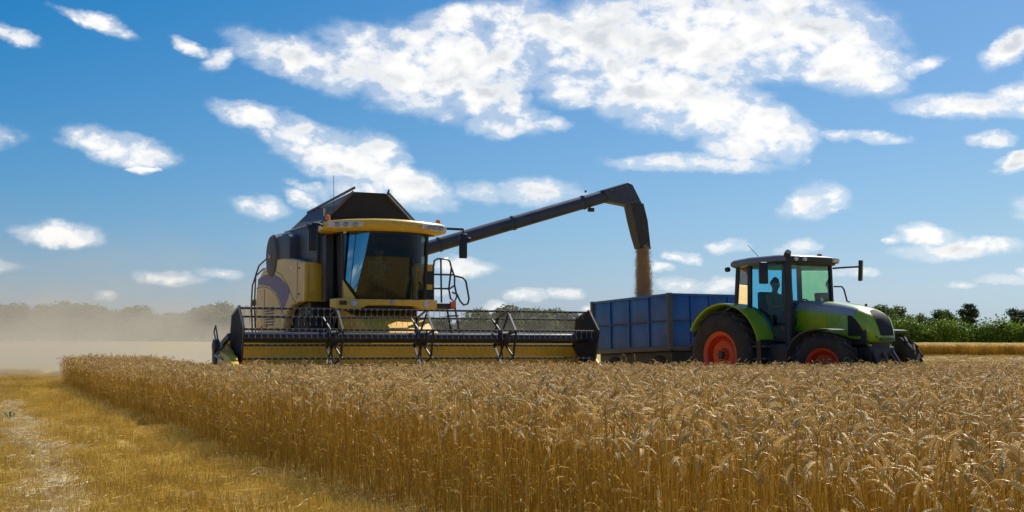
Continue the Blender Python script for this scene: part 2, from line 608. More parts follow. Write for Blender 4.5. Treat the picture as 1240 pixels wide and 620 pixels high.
xs = np.concatenate([np.linspace(-900, -60, 22), np.linspace(-55, -22, 20), np.arange(-20, 20.01, .5), np.linspace(22, 55, 20), np.linspace(60, 900, 22)])
ys = np.concatenate([np.linspace(-120, -5, 12), np.arange(-3, 60, .5), np.linspace(62, 150, 40), np.linspace(160, 1500, 50)])
gx, gy = np.meshgrid(xs, ys)
gz = tz(gx, gy)
nv = gx.size
gv = np.stack([gx, gy, gz], -1).reshape(-1, 3)
nxs = len(xs)
ii = (np.arange(len(ys) - 1)[:, None] * nxs + np.arange(nxs - 1)[None]).ravel()
gf = np.stack([ii, ii + 1, ii + nxs + 1, ii + nxs], -1)
gm = bpy.data.meshes.new('ground')
gm.from_pydata(gv.tolist(), [], gf.tolist())
gm.polygons.foreach_set('use_smooth', [True] * len(gm.polygons))


def ground_mat():
    m = bpy.data.materials.new('harvested_field_soil_and_chaff')
    m.use_nodes = True
    t = NT(m.node_tree)
    t.n.clear()
    o = t.new('ShaderNodeOutputMaterial')
    b = t.new('ShaderNodeBsdfPrincipled')
    geo = t.new('ShaderNodeNewGeometry')
    mp = t.new('ShaderNodeMapping')
    mp.inputs['Rotation'].default_value = (0, 0, R(23))
    t.link(geo.outputs['Position'], mp.inputs[0])
    p = mp.outputs[0]
    n1_, _ = t.noise(p, 1.3, 6, .65)
    n2_, _ = t.noise(p, 38, 6, .7)
    mp2 = t.new('ShaderNodeMapping')
    mp2.inputs['Scale'].default_value = (1, .05, 1)
    t.link(p, mp2.inputs[0])
    n3_, _ = t.noise(mp2.outputs[0], 3.2, 3, .6)
    c = t.ramp(n2_, [(.25, (.26, .16, .04)), (.45, (.46, .31, .075)), (.6, (.58, .43, .125)), (.78, (.70, .55, .21))])
    c2 = t.mix(t.smooth(n1_, .35, .7, 0, .3), c, (.52, .37, .09, 1))
    c3 = t.mix(t.smooth(n3_, .45, .7, 0, .35), c2, (.50, .35, .12, 1))
    t.link(c3, b.inputs['Base Color'])
    b.inputs['Roughness'].default_value = .9
    b.inputs['Specular IOR Level'].default_value = .1
    bp = t.new('ShaderNodeBump')
    bp.inputs['Strength'].default_value = .8
    bp.inputs['Distance'].default_value = .03
    t.link(n2_, bp.inputs['Height'])
    t.link(bp.outputs[0], b.inputs['Normal'])
    t.link(b.outputs[0], o.inputs[0])
    return m


gm.materials.append(ground_mat())
ground = bpy.data.objects.new('ground', gm)
C.objects.link(ground)
ground['kind'] = 'structure'


# ------------------------------------------------------------------ scatter with geometry nodes
def scatter(name, pts, rots, scl, idx, protos, label, cat):
    me = bpy.data.meshes.new(name)
    n = len(pts)
    me.vertices.add(n)
    me.vertices.foreach_set('co', np.asarray(pts, np.float32).ravel())
    a = me.attributes.new('rot', 'FLOAT_VECTOR', 'POINT')
    a.data.foreach_set('vector', np.asarray(rots, np.float32).ravel())
    a = me.attributes.new('scl', 'FLOAT', 'POINT')
    a.data.foreach_set('value', np.asarray(scl, np.float32))
    a = me.attributes.new('idx', 'INT', 'POINT')
    a.data.foreach_set('value', np.asarray(idx, np.int32))
    o = bpy.data.objects.new(name, me)
    C.objects.link(o)
    col = bpy.data.collections.new(name + '_kinds')
    for i, pm in enumerate(protos):
        po = bpy.data.objects.new('%s_kind_%02d' % (name, i), pm)
        col.objects.link(po)
    ng = bpy.data.node_groups.new(name + '_scatter', 'GeometryNodeTree')
    ng.interface.new_socket('Geometry', in_out='INPUT', socket_type='NodeSocketGeometry')
    ng.interface.new_socket('Geometry', in_out='OUTPUT', socket_type='NodeSocketGeometry')
    N, L = ng.nodes, ng.links
    gi, go = N.new('NodeGroupInput'), N.new('NodeGroupOutput')
    ip = N.new('GeometryNodeInstanceOnPoints')
    ci = N.new('GeometryNodeCollectionInfo')
    ci.inputs['Collection'].default_value = col
    ci.inputs['Separate Children'].default_value = True
    ci.inputs['Reset Children'].default_value = True
    ip.inputs['Pick Instance'].default_value = True

    def attr(nm, ty):
        nd = N.new('GeometryNodeInputNamedAttribute')
        nd.data_type = ty
        nd.inputs['Name'].default_value = nm
        return nd.outputs['Attribute']
    e2r = N.new('FunctionNodeEulerToRotation')
    L.new(attr('rot', 'FLOAT_VECTOR'), e2r.inputs[0])
    L.new(gi.outputs[0], ip.inputs['Points'])
    L.new(ci.outputs[0], ip.inputs['Instance'])
    L.new(attr('idx', 'INT'), ip.inputs['Instance Index'])
    L.new(e2r.outputs[0], ip.inputs['Rotation'])
    L.new(attr('scl', 'FLOAT'), ip.inputs['Scale'])
    L.new(ip.outputs[0], go.inputs[0])
    md = o.modifiers.new('scatter', 'NODES')
    md.node_group = ng
    tag(o, label, cat, kind='stuff')
    return o


def raw_mesh(name, verts, faces, mats, midx=None, smooth=True):
    me = bpy.data.meshes.new(name)
    me.from_pydata([tuple(v) for v in verts], [], faces)
    for m in mats:
        me.materials.append(m)
    if midx is not None:
        me.polygons.foreach_set('material_index', midx)
    if smooth:
        me.polygons.foreach_set('use_smooth', [True] * len(me.polygons))
    return me


def frame_of(t):
    t = t.normalized()
    up = Vector((0, 1, 0)) if abs(t.y) < .9 else Vector((0, 0, 1))
    s = t.cross(up).normalized()
    return s, s.cross(t)


def wheat_proto(seed, lods=1):
    r = random.Random(seed)
    V_, F_, MI = [], [], []

    def stem_tube(pts, rad, mi):
        b = len(V_)
        for i, p in enumerate(pts):
            t = pts[min(i + 1, len(pts) - 1)] - pts[max(i - 1, 0)]
            s, u = frame_of(t)
            rr = rad[i] if isinstance(rad, list) else rad
            for k in range(3):
                a = 2 * PI * k / 3 + .4
                V_.append(p + (s * math.cos(a) + u * math.sin(a)) * rr)
        for i in range(len(pts) - 1):
            for k in range(3):
                F_.append((b + i * 3 + k, b + i * 3 + (k + 1) % 3, b + i * 3 + 3 + (k + 1) % 3, b + i * 3 + 3 + k))
                MI.append(mi)

    Hh = r.uniform(.64, .81)
    lean = r.uniform(-.05, .09)
    rad_arch = r.uniform(.026, .055)
    droop = r.choice([R(60), R(110), R(135), R(150), R(160), R(168), R(172), R(176)])
    # stem up to the start of the arch
    pts = []
    zs = Hh - rad_arch
    for i in range(5):
        f = i / 4
        pts.append(Vector((lean * f * f, r.uniform(-.006, .006), zs * f)))
    # arch: direction turns from up towards +x and down
    ang = math.atan2(2 * lean, zs)
    p = pts[-1].copy()
    ear_len = r.uniform(.066, .088)
    neck = rad_arch * droop * .62
    n_neck, n_ear = 6, 11
    total = droop
    neck_turn = total * .68
    for i in range(n_neck):
        ang += neck_turn / n_neck
        p = p + Vector((math.sin(ang), 0, math.cos(ang))) * (neck / n_neck)
        pts.append(p.copy())
    stem_tube(pts, [.0021] * 5 + [.0016] * n_neck, 0)
    # ear
    ear = [p.copy()]
    dirs = [Vector((math.sin(ang), 0, math.cos(ang)))]
    for i in range(n_ear):
        ang += (total - neck_turn) / n_ear
        d = Vector((math.sin(ang), 0, math.cos(ang)))
        p = p + d * (ear_len / n_ear)
        ear.append(p.copy())
        dirs.append(d)
    stem_tube(ear[::3] + [ear[-1]], .0022, 1)
    roll = r.uniform(0, PI)
    for i in range(n_ear):
        for side in (-1, 1):
            t = dirs[i]
            s, u = frame_of(t)
            lat = s * math.cos(roll) + u * math.sin(roll)
            nor = t.cross(lat)
            f = i / (n_ear - 1)
            wd = (.55 + .45 * math.sin(PI * min(1, f * 1.05 + .12))) * r.uniform(.85, 1.15)
            base = ear[i] + t * (.004 if side > 0 else 0) + lat * side * .0022
            dr = (t + lat * side * r.uniform(.32, .5) + nor * r.uniform(-.18, .18)).normalized()
            L_ = .0155 * wd
            w1 = .0037 * wd
            w2 = .0044 * wd
            mid = base + dr * L_ * .45 + lat * side * .0016
            tip = base + dr * L_ * 1.08
            q1 = (lat - dr * lat.dot(dr)).normalized()
            q2 = dr.cross(q1)
            b = len(V_)
            V_.extend([base, mid + q1 * w1, mid + q2 * w2, mid - q1 * w1, mid - q2 * w2, tip])
            for k in range(4):
                F_.append((b, b + 1 + k, b + 1 + (k + 1) % 4)); MI.append(1)
                F_.append((b + 5, b + 1 + (k + 1) % 4, b + 1 + k)); MI.append(1)
            if r.random() < .35:      # short awn
                aw = tip + (dr + t * .5).normalized() * r.uniform(.004, .014)
                V_.extend([tip + q1 * .0006, tip - q1 * .0006, aw])
                F_.append((b + 6, b + 7, b + 8)); MI.append(1)
    # dry leaves
    for k in range(r.choice([0, 0, 1, 1, 2])):
        z0 = r.uniform(.30, .72) * Hh
        a = r.uniform(0, 2 * PI)
        L_ = r.uniform(.10, .22)
        d = Vector((math.cos(a), math.sin(a), 0))
        sd_ = Vector((-d.y, d.x, 0))
        pp_ = Vector((lean * (z0 / zs) ** 2, 0, z0))
        th = r.uniform(.2, .6)
        b = len(V_)
        ns = 6
        for i in range(ns + 1):
            wd = .0042 * (1 - (i / ns) ** 2) + .0006
            tw = sd_ * math.cos(i * .35) + Vector((0, 0, 1)) * math.sin(i * .35) * .6
            V_.extend([pp_ + tw * wd, pp_ - tw * wd])
            pp_ = pp_ + (d * math.sin(th) + Vector((0, 0, 1)) * math.cos(th)) * (L_ / ns)
            th += r.uniform(.3, .55)
        for i in range(ns):
            F_.append((b + i * 2, b + i * 2 + 1, b + i * 2 + 3, b + i * 2 + 2)); MI.append(2)
    me = raw_mesh('wheat_plant', V_, F_, [M['stem'], M['ear'], M['wheat_leaf']], MI)
    return me


WH = [wheat_proto(100 + i) for i in range(18)]


def in_poly(x, y, poly):
    inside = np.zeros(x.shape, bool)
    n = len(poly)
    j = n - 1
    for i in range(n):
        xi, yi = poly[i]
        xj, yj = poly[j]
        c = ((yi > y) != (yj > y)) & (x < (xj - xi) * (y - yi) / (yj - yi + 1e-12) + xi)
        inside ^= c
        j = i
    return inside


def edge_x(y):          # the cut edge of the standing wheat
    return -.84 + .42 * (8.9 - np.asarray(y, float))


WPOLY = [(edge_x(1.8), 1.8), (edge_x(36.9), 36.9), (-10.3, 37.6), (-7.9, 32), (-6.05, 26.4), (-4.5, 25.6),
         (-4.0, 25.3), (1.4, 27.6), (2.3, 27.4), (3.2, 26.6), (16, 26.4), (16, 1.8)]


def wheat_points(dens):
    x = rng.uniform(-14, 16, int(30 * 36 * dens))
    y = rng.uniform(1.8, 38, len(x))
    jit = .04 * np.sin(y * 2.3) + .03 * np.sin(y * 5.1 + 1) + rng.normal(0, .025, len(x))
    k = in_poly(x - jit, y + .15 * np.sin(x * 1.7), WPOLY) & (x < .40 * y + 2.2)
    return x[k], y[k]


wx, wy = wheat_points(380)
n = len(wx)
wz = tz(wx, wy) - .005
bend = rng.normal(.35, 1.4, n)                      # bend direction, biased by the wind
patch = np.sin(wx * .9 + wy * .31) * .5 + np.sin(wx * .37 - wy * .8 + 2) * .5
rot = np.stack([rng.normal(0, .07, n), rng.normal(0, .07, n), bend + patch * .6 + (rng.random(n) < .35) * rng.uniform(0, 6.28, n)], -1)
sc = rng.normal(.985, .06, n) + patch * .02
lowt = rng.random(n) < .14 * np.clip((wx - edge_x(wy)) / 1.2, .15, 1)
sc[lowt] *= rng.uniform(.75, .95, lowt.sum())
sc *= 1 - .035 * np.clip((wy - 15) / 8, 0, 1)
# the odd stalk hangs out of the cut face
edge_d = (wx - edge_x(wy)) * .92
lod = rng.random(n) < .012
rot[lod, 0] += rng.normal(0, .5, lod.sum())
rot[lod, 1] += rng.normal(0, .4, lod.sum())
wheat = scatter('standing_wheat', np.stack([wx, wy, wz], -1), rot, sc, rng.integers(0, len(WH), n), WH,
                'standing ripe wheat with nodding ears filling the foreground', 'wheat crop')


# ------------------------------------------------------------------ stubble
def straw_tile(seed, n_up, n_flat, size, hmin, hmax, mat_, rad=.0022):
    r = random.Random(seed)
    V_, F_ = [], []

    def straw(a, b, rr):
        t = (b - a).normalized()
        s, u = frame_of(t)
        i0 = len(V_)
        for p in (a, b):
            for k in range(3):
                an = 2 * PI * k / 3
                V_.append(p + (s * math.cos(an) + u * math.sin(an)) * rr)
        for k in range(3):
            F_.append((i0 + k, i0 + (k + 1) % 3, i0 + 3 + (k + 1) % 3, i0 + 3 + k))
        F_.append((i0 + 3, i0 + 4, i0 + 5))
    for i in range(n_up):
        x, y = r.uniform(-size, size), r.uniform(-size, size)
        h_ = r.uniform(hmin, hmax)
        a = Vector((x, y, -.01))
        straw(a, a + Vector((r.gauss(0, .16) * h_, r.gauss(0, .16) * h_, h_)), r.uniform(.7, 1.25) * rad)
    for i in range(n_flat):
        a = Vector((r.uniform(-size, size), r.uniform(-size, size), r.uniform(.005, hmax * .55)))
        an = r.uniform(0, PI)
        L_ = r.uniform(.03, .15)
        straw(a, a + Vector((math.cos(an) * L_, math.sin(an) * L_, r.uniform(-.3, .3) * L_ * .5)), r.uniform(.6, 1.2) * rad)
    return raw_mesh('straw_tuft', V_, F_, [mat_], smooth=False)


STB = [straw_tile(300 + i, 46, 16, .15, .05, .125, M['stubble']) for i in range(8)]
STP = [straw_tile(400 + i, 4, 85, .15, .03, .07, M['pale_straw'], .0018) for i in range(5)]
trail = lambda y: -2.95 + (8.9 - y) * .405 - .02       # centre of the pale straw trail


def stub_pts():
    P, Rr, S, I = [], [], [], []
    # left, near and mid
    for (y0, y1, dens) in ((5, 14, 24), (14, 24, 17), (24, 50, 9)):
        x = rng.uniform(-30, 2.5, int(32.5 * (y1 - y0) * dens))
        y = rng.uniform(y0, y1, len(x))
        k = (x < edge_x(y) + .05) & (x > -.42 * y - 2.5)
        wid = .13 + .04 * np.sin(y * 1.3)
        d = np.abs(x - trail(y) + .07 * np.sin(y * .9))
        k &= (d > wid) | (rng.random(len(x)) < .12)
        x, y = x[k], y[k]
        P.append(np.stack([x, y, tz(x, y)], -1))
        S.append(rng.uniform(.75, 1.25, len(x)) * (1.0 if y0 < 24 else 1.35))
        I.append(rng.integers(0, len(STB), len(x)))
    # cut ground behind the standing wheat, left in the dust and right towards the hedge
    for (x0, x1, y0, y1, dens, s_) in ((-16, 6, 27.5, 50, 7, 1.3), (5, 24, 27, 50, 9, 1.35), (10, 50, 50, 92, 3.2, 1.9)):
        x = rng.uniform(x0, x1, int((x1 - x0) * (y1 - y0) * dens))
        y = rng.uniform(y0, y1, len(x))
        k = ~in_poly(x, y, WPOLY)
        x, y = x[k], y[k]
        P.append(np.stack([x, y, tz(x, y)], -1))
        S.append(rng.uniform(.8, 1.25, len(x)) * s_)
        I.append(rng.integers(0, len(STB), len(x)))
    P = np.concatenate(P)
    S = np.concatenate(S)
    I = np.concatenate(I)
    n_ = len(P)
    Rr = np.stack([rng.normal(0, .05, n_), rng.normal(0, .05, n_), rng.uniform(0, 6.28, n_)], -1)
    return P, Rr, S, I


sp = stub_pts()
scatter('stubble', *sp, STB, 'short golden stubble covering the harvested ground', 'stubble')
# pale straw: the trail on the left, thin litter everywhere, swaths on the right
ty = rng.uniform(5.5, 40, 1900)
tx = trail(ty) - .07 * np.sin(ty * .9) + rng.normal(0, .085, len(ty))
lx = rng.uniform(-14, 0, 320)
ly = rng.uniform(6, 30, 320)
k = (lx < edge_x(ly) - .1) & (lx > -.42 * ly - 2)
lx, ly = lx[k], ly[k]
rx_ = rng.uniform(11, 46, 4200)
ry_ = np.choose(rng.integers(0, 3, 4200), [rng.normal(36, .8, 4200), rng.normal(50, 1.1, 4200), rng.normal(66, 1.3, 4200)])
px_ = np.concatenate([tx, lx, rx_])
py_ = np.concatenate([ty, ly, ry_])
n = len(px_)
pz_ = tz(px_, py_) + .004
pz_[-4200:] += np.abs(rng.normal(0, .10, 4200))
scl_ = rng.uniform(.7, 1.2, n)
scl_[-4200:] *= 1.7
scatter('loose_straw', np.stack([px_, py_, pz_], -1), np.stack([rng.normal(0, .12, n), rng.normal(0, .12, n), rng.uniform(0, 6.28, n)], -1),
        scl_, rng.integers(0, len(STP), n), STP, 'pale loose straw lying in a trail along the stubble', 'straw')


def weed(name, x, y, label, k_=9, h_=.12):
    mb = MB()
    for i in range(k_):
        a = random.uniform(0, 2 * PI)
        L_ = random.uniform(.5, 1) * h_
        d = Vector((math.cos(a), math.sin(a), 0))
        s = Vector((-d.y, d.x, 0))
        p0 = Vector((0, 0, 0))
        p1 = d * L_ * .5 + Vector((0, 0, L_ * .8))
        p2 = d * L_ * 1.1 + Vector((0, 0, L_ * .7))
        mb.add([p0 - s * .004, p0 + s * .004, p1 + s * .014, p1 - s * .014, p2], [(0, 1, 2, 3), (3, 2, 4)])
    o = mb.obj(name, M['weed'], smooth=0, recalc=False)
    o.location = (x, y, float(tz(x, y)))
    tag(o, label, 'weed', 'weeds in the straw trail')
    return o


weed('weed', trail(19.5) - .1, 19.5, 'far green weed at the top of the pale straw trail', 22, .20)
weed('weed', trail(13.2) - .05, 13.2, 'small green weed midway along the pale straw trail', 12, .12)
weed('weed', trail(12.6) - .2, 12.4, 'near green weed left of the pale straw trail', 12, .11)

# uncut wheat strip at the far right, in front of the hedge
CL = []
for i in range(5):
    r = random.Random(900 + i)
    V_, F_, MI = [], [], []
    for k in range(60):
        x, y = r.uniform(-.28, .28), r.uniform(-.28, .28)
        h_ = r.uniform(.70, .86)
        b = len(V_)
        V_.extend([Vector((x - .004, y, 0)), Vector((x + .004, y, 0)), Vector((x, y + .005, h_))])
        F_.append((b, b + 1, b + 2)); MI.append(0)
        a = r.uniform(0, 6.28)
        t = Vector((x, y, h_))
        d = Vector((math.cos(a) * .05, math.sin(a) * .05, -.05))
        s = Vector((-math.sin(a) * .01, math.cos(a) * .01, 0))
        b = len(V_)
        V_.extend([t, t + d * .5 + s + Vector((0, 0, .02)), t + d * .5 - s + Vector((0, 0, .02)), t + d])
        F_.append((b, b + 1, b + 3)); MI.append(1)
        F_.append((b, b + 3, b + 2)); MI.append(1)
    CL.append(raw_mesh('wheat_clump', V_, F_, [M['stem'], M['ear']], MI, smooth=False))
fx = rng.uniform(8, 60, 9000)
fy = 84 + rng.random(9000) ** 1.5 * 9 + (fx - 8) * .02
n = len(fx)
scatter('far_wheat', np.stack([fx, fy, tz(fx, fy)], -1), np.stack([np.zeros(n), np.zeros(n), rng.uniform(0, 6.28, n)], -1),
        rng.uniform(.92, 1.1, n), rng.integers(0, 5, n), CL, 'far strip of uncut wheat standing before the hedge', 'wheat crop')


# ------------------------------------------------------------------ trees
def leaf_cloud(lobes, n_, size, seed, flat=.0, shell=.55):
    """random leaf-clump quads spread through the ellipsoid lobes; returns verts and faces"""
    g = np.random.default_rng(seed)
    vol = np.array([l[3] * l[4] * l[5] for l in lobes]) ** .75
    pick = g.choice(len(lobes), n_, p=vol / vol.sum())
    L_ = np.array(lobes)[pick]
    d = g.normal(size=(n_, 3))
    d /= np.linalg.norm(d, axis=1)[:, None]
    rr = (shell + (1 - shell) * g.random(n_)) * (1 + .16 * g.normal(size=n_))
    c = L_[:, :3] + d * rr[:, None] * L_[:, 3:6]
    nrm = d + g.normal(size=(n_, 3)) * .7
    nrm[:, 2] += .3
    nrm /= np.linalg.norm(nrm, axis=1)[:, None]
    a = np.cross(nrm, g.normal(size=(n_, 3)))
    a /= np.linalg.norm(a, axis=1)[:, None]
    b = np.cross(nrm, a)
    s = size * g.uniform(.6, 1.3, n_)[:, None]
    bend_ = nrm * s * .25
    V_ = np.stack([c - a * s, c + b * s * .55 + bend_, c + a * s, c - b * s * .55 + bend_], 1).reshape(-1, 3)
    F_ = (np.arange(n_)[:, None] * 4 + np.array([0, 1, 2, 3])[None])
    return V_, F_


def crown_mesh(lobes, n_, size, seed, m, **kw):
    V_, F_ = leaf_cloud(lobes, n_, size, seed, **kw)
    me = bpy.data.meshes.new('crown')
    me.from_pydata(V_.tolist(), [], F_.tolist())
    me.materials.append(m)
    return me


def tree_kind(seed, h_, rad, n_, size, m, low=.12, nl=12, given=None):
    r = random.Random(seed)
    lobes = list(given or [])
    nl = len(lobes) or nl
    for i in range(0 if given else nl):
        f = i / (nl - 1)
        zc = h_ * (low + .12 + (.80 - low) * f ** .9)
        env = math.sin(PI * min(1, (.22 + .72 * f))) ** .7
        a = r.uniform(0, 2 * PI)
        rr = rad * env * r.uniform(.25, .62)
        s = rad * r.uniform(.32, .52) * (.55 + .45 * env)
        lobes.append((math.cos(a) * rr, math.sin(a) * rr, zc, s, s, s * r.uniform(.65, .9)))
    cm = crown_mesh(lobes, n_, size, seed, m)
    tb = MB()
    tb.tube([(0, 0, -.3), (.05, 0, h_ * .25), (-.05, .05, h_ * .55), (0, 0, h_ * .85)], [h_ * .035, h_ * .026, h_ * .016, h_ * .005], 7)
    for i in range(5):
        l = lobes[i * nl // 5]
        tb.tube([(0, 0, h_ * (.2 + .1 * i)), (l[0] * .5, l[1] * .5, l[2] - .3), (l[0], l[1], l[2] + .2)], [h_ * .012, h_ * .009, h_ * .004], 5)
    tm = tb.mesh('trunk', M['bark'])
    return cm, tm


def plant_tree(name, kind, x, y, s, label, group=None, rz=0., cat='tree'):
    e = empty(name, (x, y, float(tz(x, y))), (0, 0, rz))
    e.scale = (s, s, s)
    tag(e, label, cat, group)
    link_mesh('crown', kind[0], e)
    link_mesh('trunk', kind[1], e)
    return e


def ground_xy(px, d):
    return (px - 620) / 1600 * d, d


ORD = 'first second third fourth fifth sixth seventh eighth ninth tenth eleventh twelfth thirteenth fourteenth fifteenth sixteenth seventeenth eighteenth nineteenth twentieth'.split()
vis = 0
FAR = [tree_kind(20 + i, 8, 4.6, 2600, .34, M['leaf_far'], low=.0, nl=14) for i in range(4)]
r = random.Random(5)
px = -90
i = 0
while px < 330:
    d = 255 + r.uniform(-8, 10)
    top = 376 - 4 * math.sin(px * .021) - (9 * math.exp(-((px - 258) / 28) ** 2)) + r.uniform(-5, 4)
    x, y = ground_xy(px, d)
    hh = 1.1 + (422 - top) / 1600 * d - float(tz(x, y))
    lab = 'distant tree just outside the left edge of the dusty wood'
    if px > 2:
        lab = ORD[vis] + ' distant tree from the left edge in the dusty wood'
        vis += 1
    ft = plant_tree('distant_tree', FAR[i % 4], x, y, hh / 8 * 1.03, lab, 'trees of the dusty wood', r.uniform(0, 6))
    ft.scale.x *= 1.5
    ft.scale.y *= 1.3
    ft.rotation_euler.z = r.uniform(-.4, .4)
    px += r.uniform(15, 24)
    i += 1
px = 500
vis = 0
while px < 745:
    d = 240 + r.uniform(-8, 10)
    top = 378 + (6 if px < 560 else 0) - 5 * math.exp(-((px - 640) / 30) ** 2) + max(0, px - 665) * .16 + r.uniform(-5, 4)
    x, y = ground_xy(px, d)
    hh = 1.1 + (422 - top) / 1600 * d - float(tz(x, y))
    ft = plant_tree('distant_tree', FAR[i % 4], x, y, hh / 8 * 1.03, ORD[vis] + ' distant tree from the left behind the reel, right of the combine cab', 'trees behind the reel', r.uniform(0, 6))
    ft.scale.x *= 1.4
    ft.rotation_euler.z = r.uniform(-.4, .4)
    px += r.uniform(14, 22)
    vis += 1
    i += 1
MID = [tree_kind(60 + i, 6, 3.1, 5200, .17, M['leaf_mid'], low=.02, nl=14) for i in range(2)]
DRK = [tree_kind(70 + i, 6, 2.3, 3600, .16, M['leaf_dark'], low=.22, nl=11) for i in range(2)]
DRK[0] = tree_kind(77, 6, 2.3, 2600, .15, M['leaf_dark'], given=[
    (.1, 0, 5.45, .75, .7, .38), (-.75, .2, 4.75, .85, .7, .36), (.75, -.1, 4.85, .9, .7, .34), (0, .1, 4.4, 1.2, 1.0, .4), (1.35, 0, 4.2, .85, .7, .33),
    (-1.25, -.1, 3.85, .75, .6, .3), (-.3, .2, 3.6, .9, .9, .34), (.9, .1, 3.5, .8, .7, .3), (-1.0, 0, 2.9, .55, .5, .24), (.4, 0, 2.85, .6, .6, .25), (1.5, 0, 3.3, .45, .4, .22)])
for (px, top, d, kind, wf, lab) in (
        (1068, 371, 130, MID[0], 1.15, 'rounded green tree just behind the tractor bonnet'),
        (1090, 372, 131, MID[1], 1.15, 'rounded green tree second from the tractor beyond the hedge'),
        (1112, 381, 150, MID[0], .9, 'low pale tree in the gap beyond the hedge'),
        (1135, 376, 140, MID[1], 1.0, 'bushy green tree left of the dark lone tree'),
        (1148, 377, 145, MID[0], .95, 'bushy green tree touching the dark lone tree'),
        (1173, 366, 150, DRK[0], 1.3, 'dark lone tree with layered open crown above the hedge'),
        (1228, 374, 140, DRK[1], 1.3, 'dark tree at the right edge of the picture'),
        (1252, 372, 140, MID[1], 1.2, 'green tree beyond the right edge of the hedge')):
    x, y = ground_xy(px, d)
    hh = 1.1 + (422 - top) / 1600 * d - float(tz(x, y))
    e = plant_tree('tree', kind, x, y, hh / 6, lab, None, r.uniform(0, 6))
    e.scale = (hh / 6 * wf, hh / 6 * wf, hh / 6)

# hedge
hl = []
g2 = random.Random(77)
for i in range(150):
    t = i / 149
    x = 17 + t * 42
    hh = 2.55 + .25 * math.sin(i * .5) + g2.uniform(-.25, .3)
    hl.append((x, g2.uniform(-.5, .5), hh * .62, g2.uniform(.5, .9), .75, hh * .36))
    hl.append((x + g2.uniform(-.2, .2), g2.uniform(-.3, .3), hh * .3, .6, .75, hh * .32))
hz = float(tz(38, 97))
hedge = empty('hedge', (0, 97, hz))
tag(hedge, 'long dense green hedge behind the far wheat strip', 'hedge')
link_mesh('foliage', crown_mesh(hl, 62000, .115, 8, M['leaf_hedge'], shell=.35), hedge)
for i in range(40):
    x = 17 + i * 1.06
    if i == 0:
        stem_me = MB().tube([(0, 0, -.3), (.1, .05, 1.2)], [.05, .03], 5).mesh('stem', M['bark'])
    link_mesh('stem', stem_me, hedge).location = (x, 0, 0)


# ================================================================== COMBINE HARVESTER
# local frame: +X to the machine's left (right in the picture), -Y forward, Z up; origin on the ground under the windscreen
CO = (-2.76, 29.29, float(tz(-2.76, 29.6)) + .02)
combine = empty('combine_harvester', CO, (0, 0, R(24.4)))
tag(combine, 'yellow and black combine harvester with wide reel header, unloading grain', 'combine harvester')


def curved_panel(outline, x0, x1, bulge):
    """side panel: yz outline extruded from x0 to x1"""
    return MB().prism([(x0, y, z) for (y, z) in outline], (x1 - x0, 0, 0))


side_out = [(1.46, 2.12), (1.46, 3.0), (2.2, 3.12), (3.1, 3.22), (4.07, 3.25), (4.7, 3.20), (5.25, 3.05), (5.7, 2.85), (5.95, 2.6), (6.02, 2.1), (5.98, 1.6),
            (5.7, 1.35), (5.0, 1.3), (4.3, 1.42), (3.75, 1.2), (3.3, 1.2), (3.2, 1.55), (2.95, 1.85), (2.5, 2.05), (1.9, 2.12)]
for s, nm in ((-1, 'side_panel'), (1, 'side_panel')):
    o = curved_panel(side_out, s * 1.30, s * 1.52, 0).obj(nm, M['yellow_dusty'], combine, bevel=.07, seg=3)
    if s < 0:
        o['label'] = 'dusty beige yellow side panel'
        sw = [(5.75, 2.83), (5.1, 2.90), (4.5, 2.90), (3.9, 2.84), (3.4, 2.73), (2.95, 2.58), (2.56, 2.42), (2.75, 2.25), (3.0, 2.08), (3.22, 1.95), (3.5, 2.2), (3.9, 2.42), (4.5, 2.58), (5.2, 2.66), (5.75, 2.68)]
        d = MB().prism([(-1.519, y, z) for (y, z) in sw], (-.006, 0, 0)).obj('swoosh', M['violet'], o)
        d['label'] = 'violet swoosh decal'
        # seam arcs
        MB().tube([(-1.522, y, z) for (y, z) in ((4.9, 2.98), (4.1, 2.96), (3.4, 2.83), (2.8, 2.55), (2.3, 2.2), (2.1, 2.13))], .008, 5).obj('panel_seam', M['black'], o)
        MB().tube([(-1.522, y, z) for (y, z) in ((5.9, 2.6), (5.2, 2.62), (4.4, 2.52), (3.8, 2.32), (3.35, 2.0), (3.05, 1.75))], .008, 5).obj('panel_seam', M['black'], o)
# latches, seams and stickers on the left flank
flank = [c for c in combine.children if c.get('label') == 'dusty beige yellow side panel'][0]
for (y, z0_, z1_) in ((1.95, 2.2, 3.05), (4.55, 2.95, 3.18), (5.05, 1.4, 2.55)):
    MB().bar((-1.5225, y, z0_), (-1.5225, y, z1_), .006, .014, up=(1, 0, 0)).obj('panel_seam', M['black'], flank)
for (y, z) in ((1.8, 2.9), (1.8, 2.3), (5.3, 1.6), (3.6, 1.5), (4.8, 1.6)):
    MB().bb(-1.532, -1.519, y - .05, y + .05, z - .025, z + .025).obj('latch', M['black'], flank, bevel=.004)
for (y, z) in ((2.5, 2.95), (5.5, 2.4)):
    MB().bb(-1.527, -1.519, y - .08, y + .08, z - .05, z + .05).obj('warning_sticker', M['orange_lens'], flank)
for k in range(7):
    MB().bb(-1.532, -1.519, 4.1, 4.9, 1.62 + k * .07, 1.655 + k * .07).obj('vent_slat', M['black'], flank)
# dark inner body
MB().bb(-1.29, 1.29, 1.62, 5.9, 1.15, 3.05).bb(-1.0, 1.0, 5.9, 6.6, 1.3, 2.6).obj('inner_body', M['black'], combine)
MB().prism([(-.9, 6.2, 1.3), (.9, 6.2, 1.3), (.9, 7.0, .75), (-.9, 7.0, .75), (-.9, 7.0, 1.2), (.9, 7.0, 1.2)][:4], (0, .1, .55)).obj('straw_hood', M['yellow_dusty'], combine, bevel=.03)
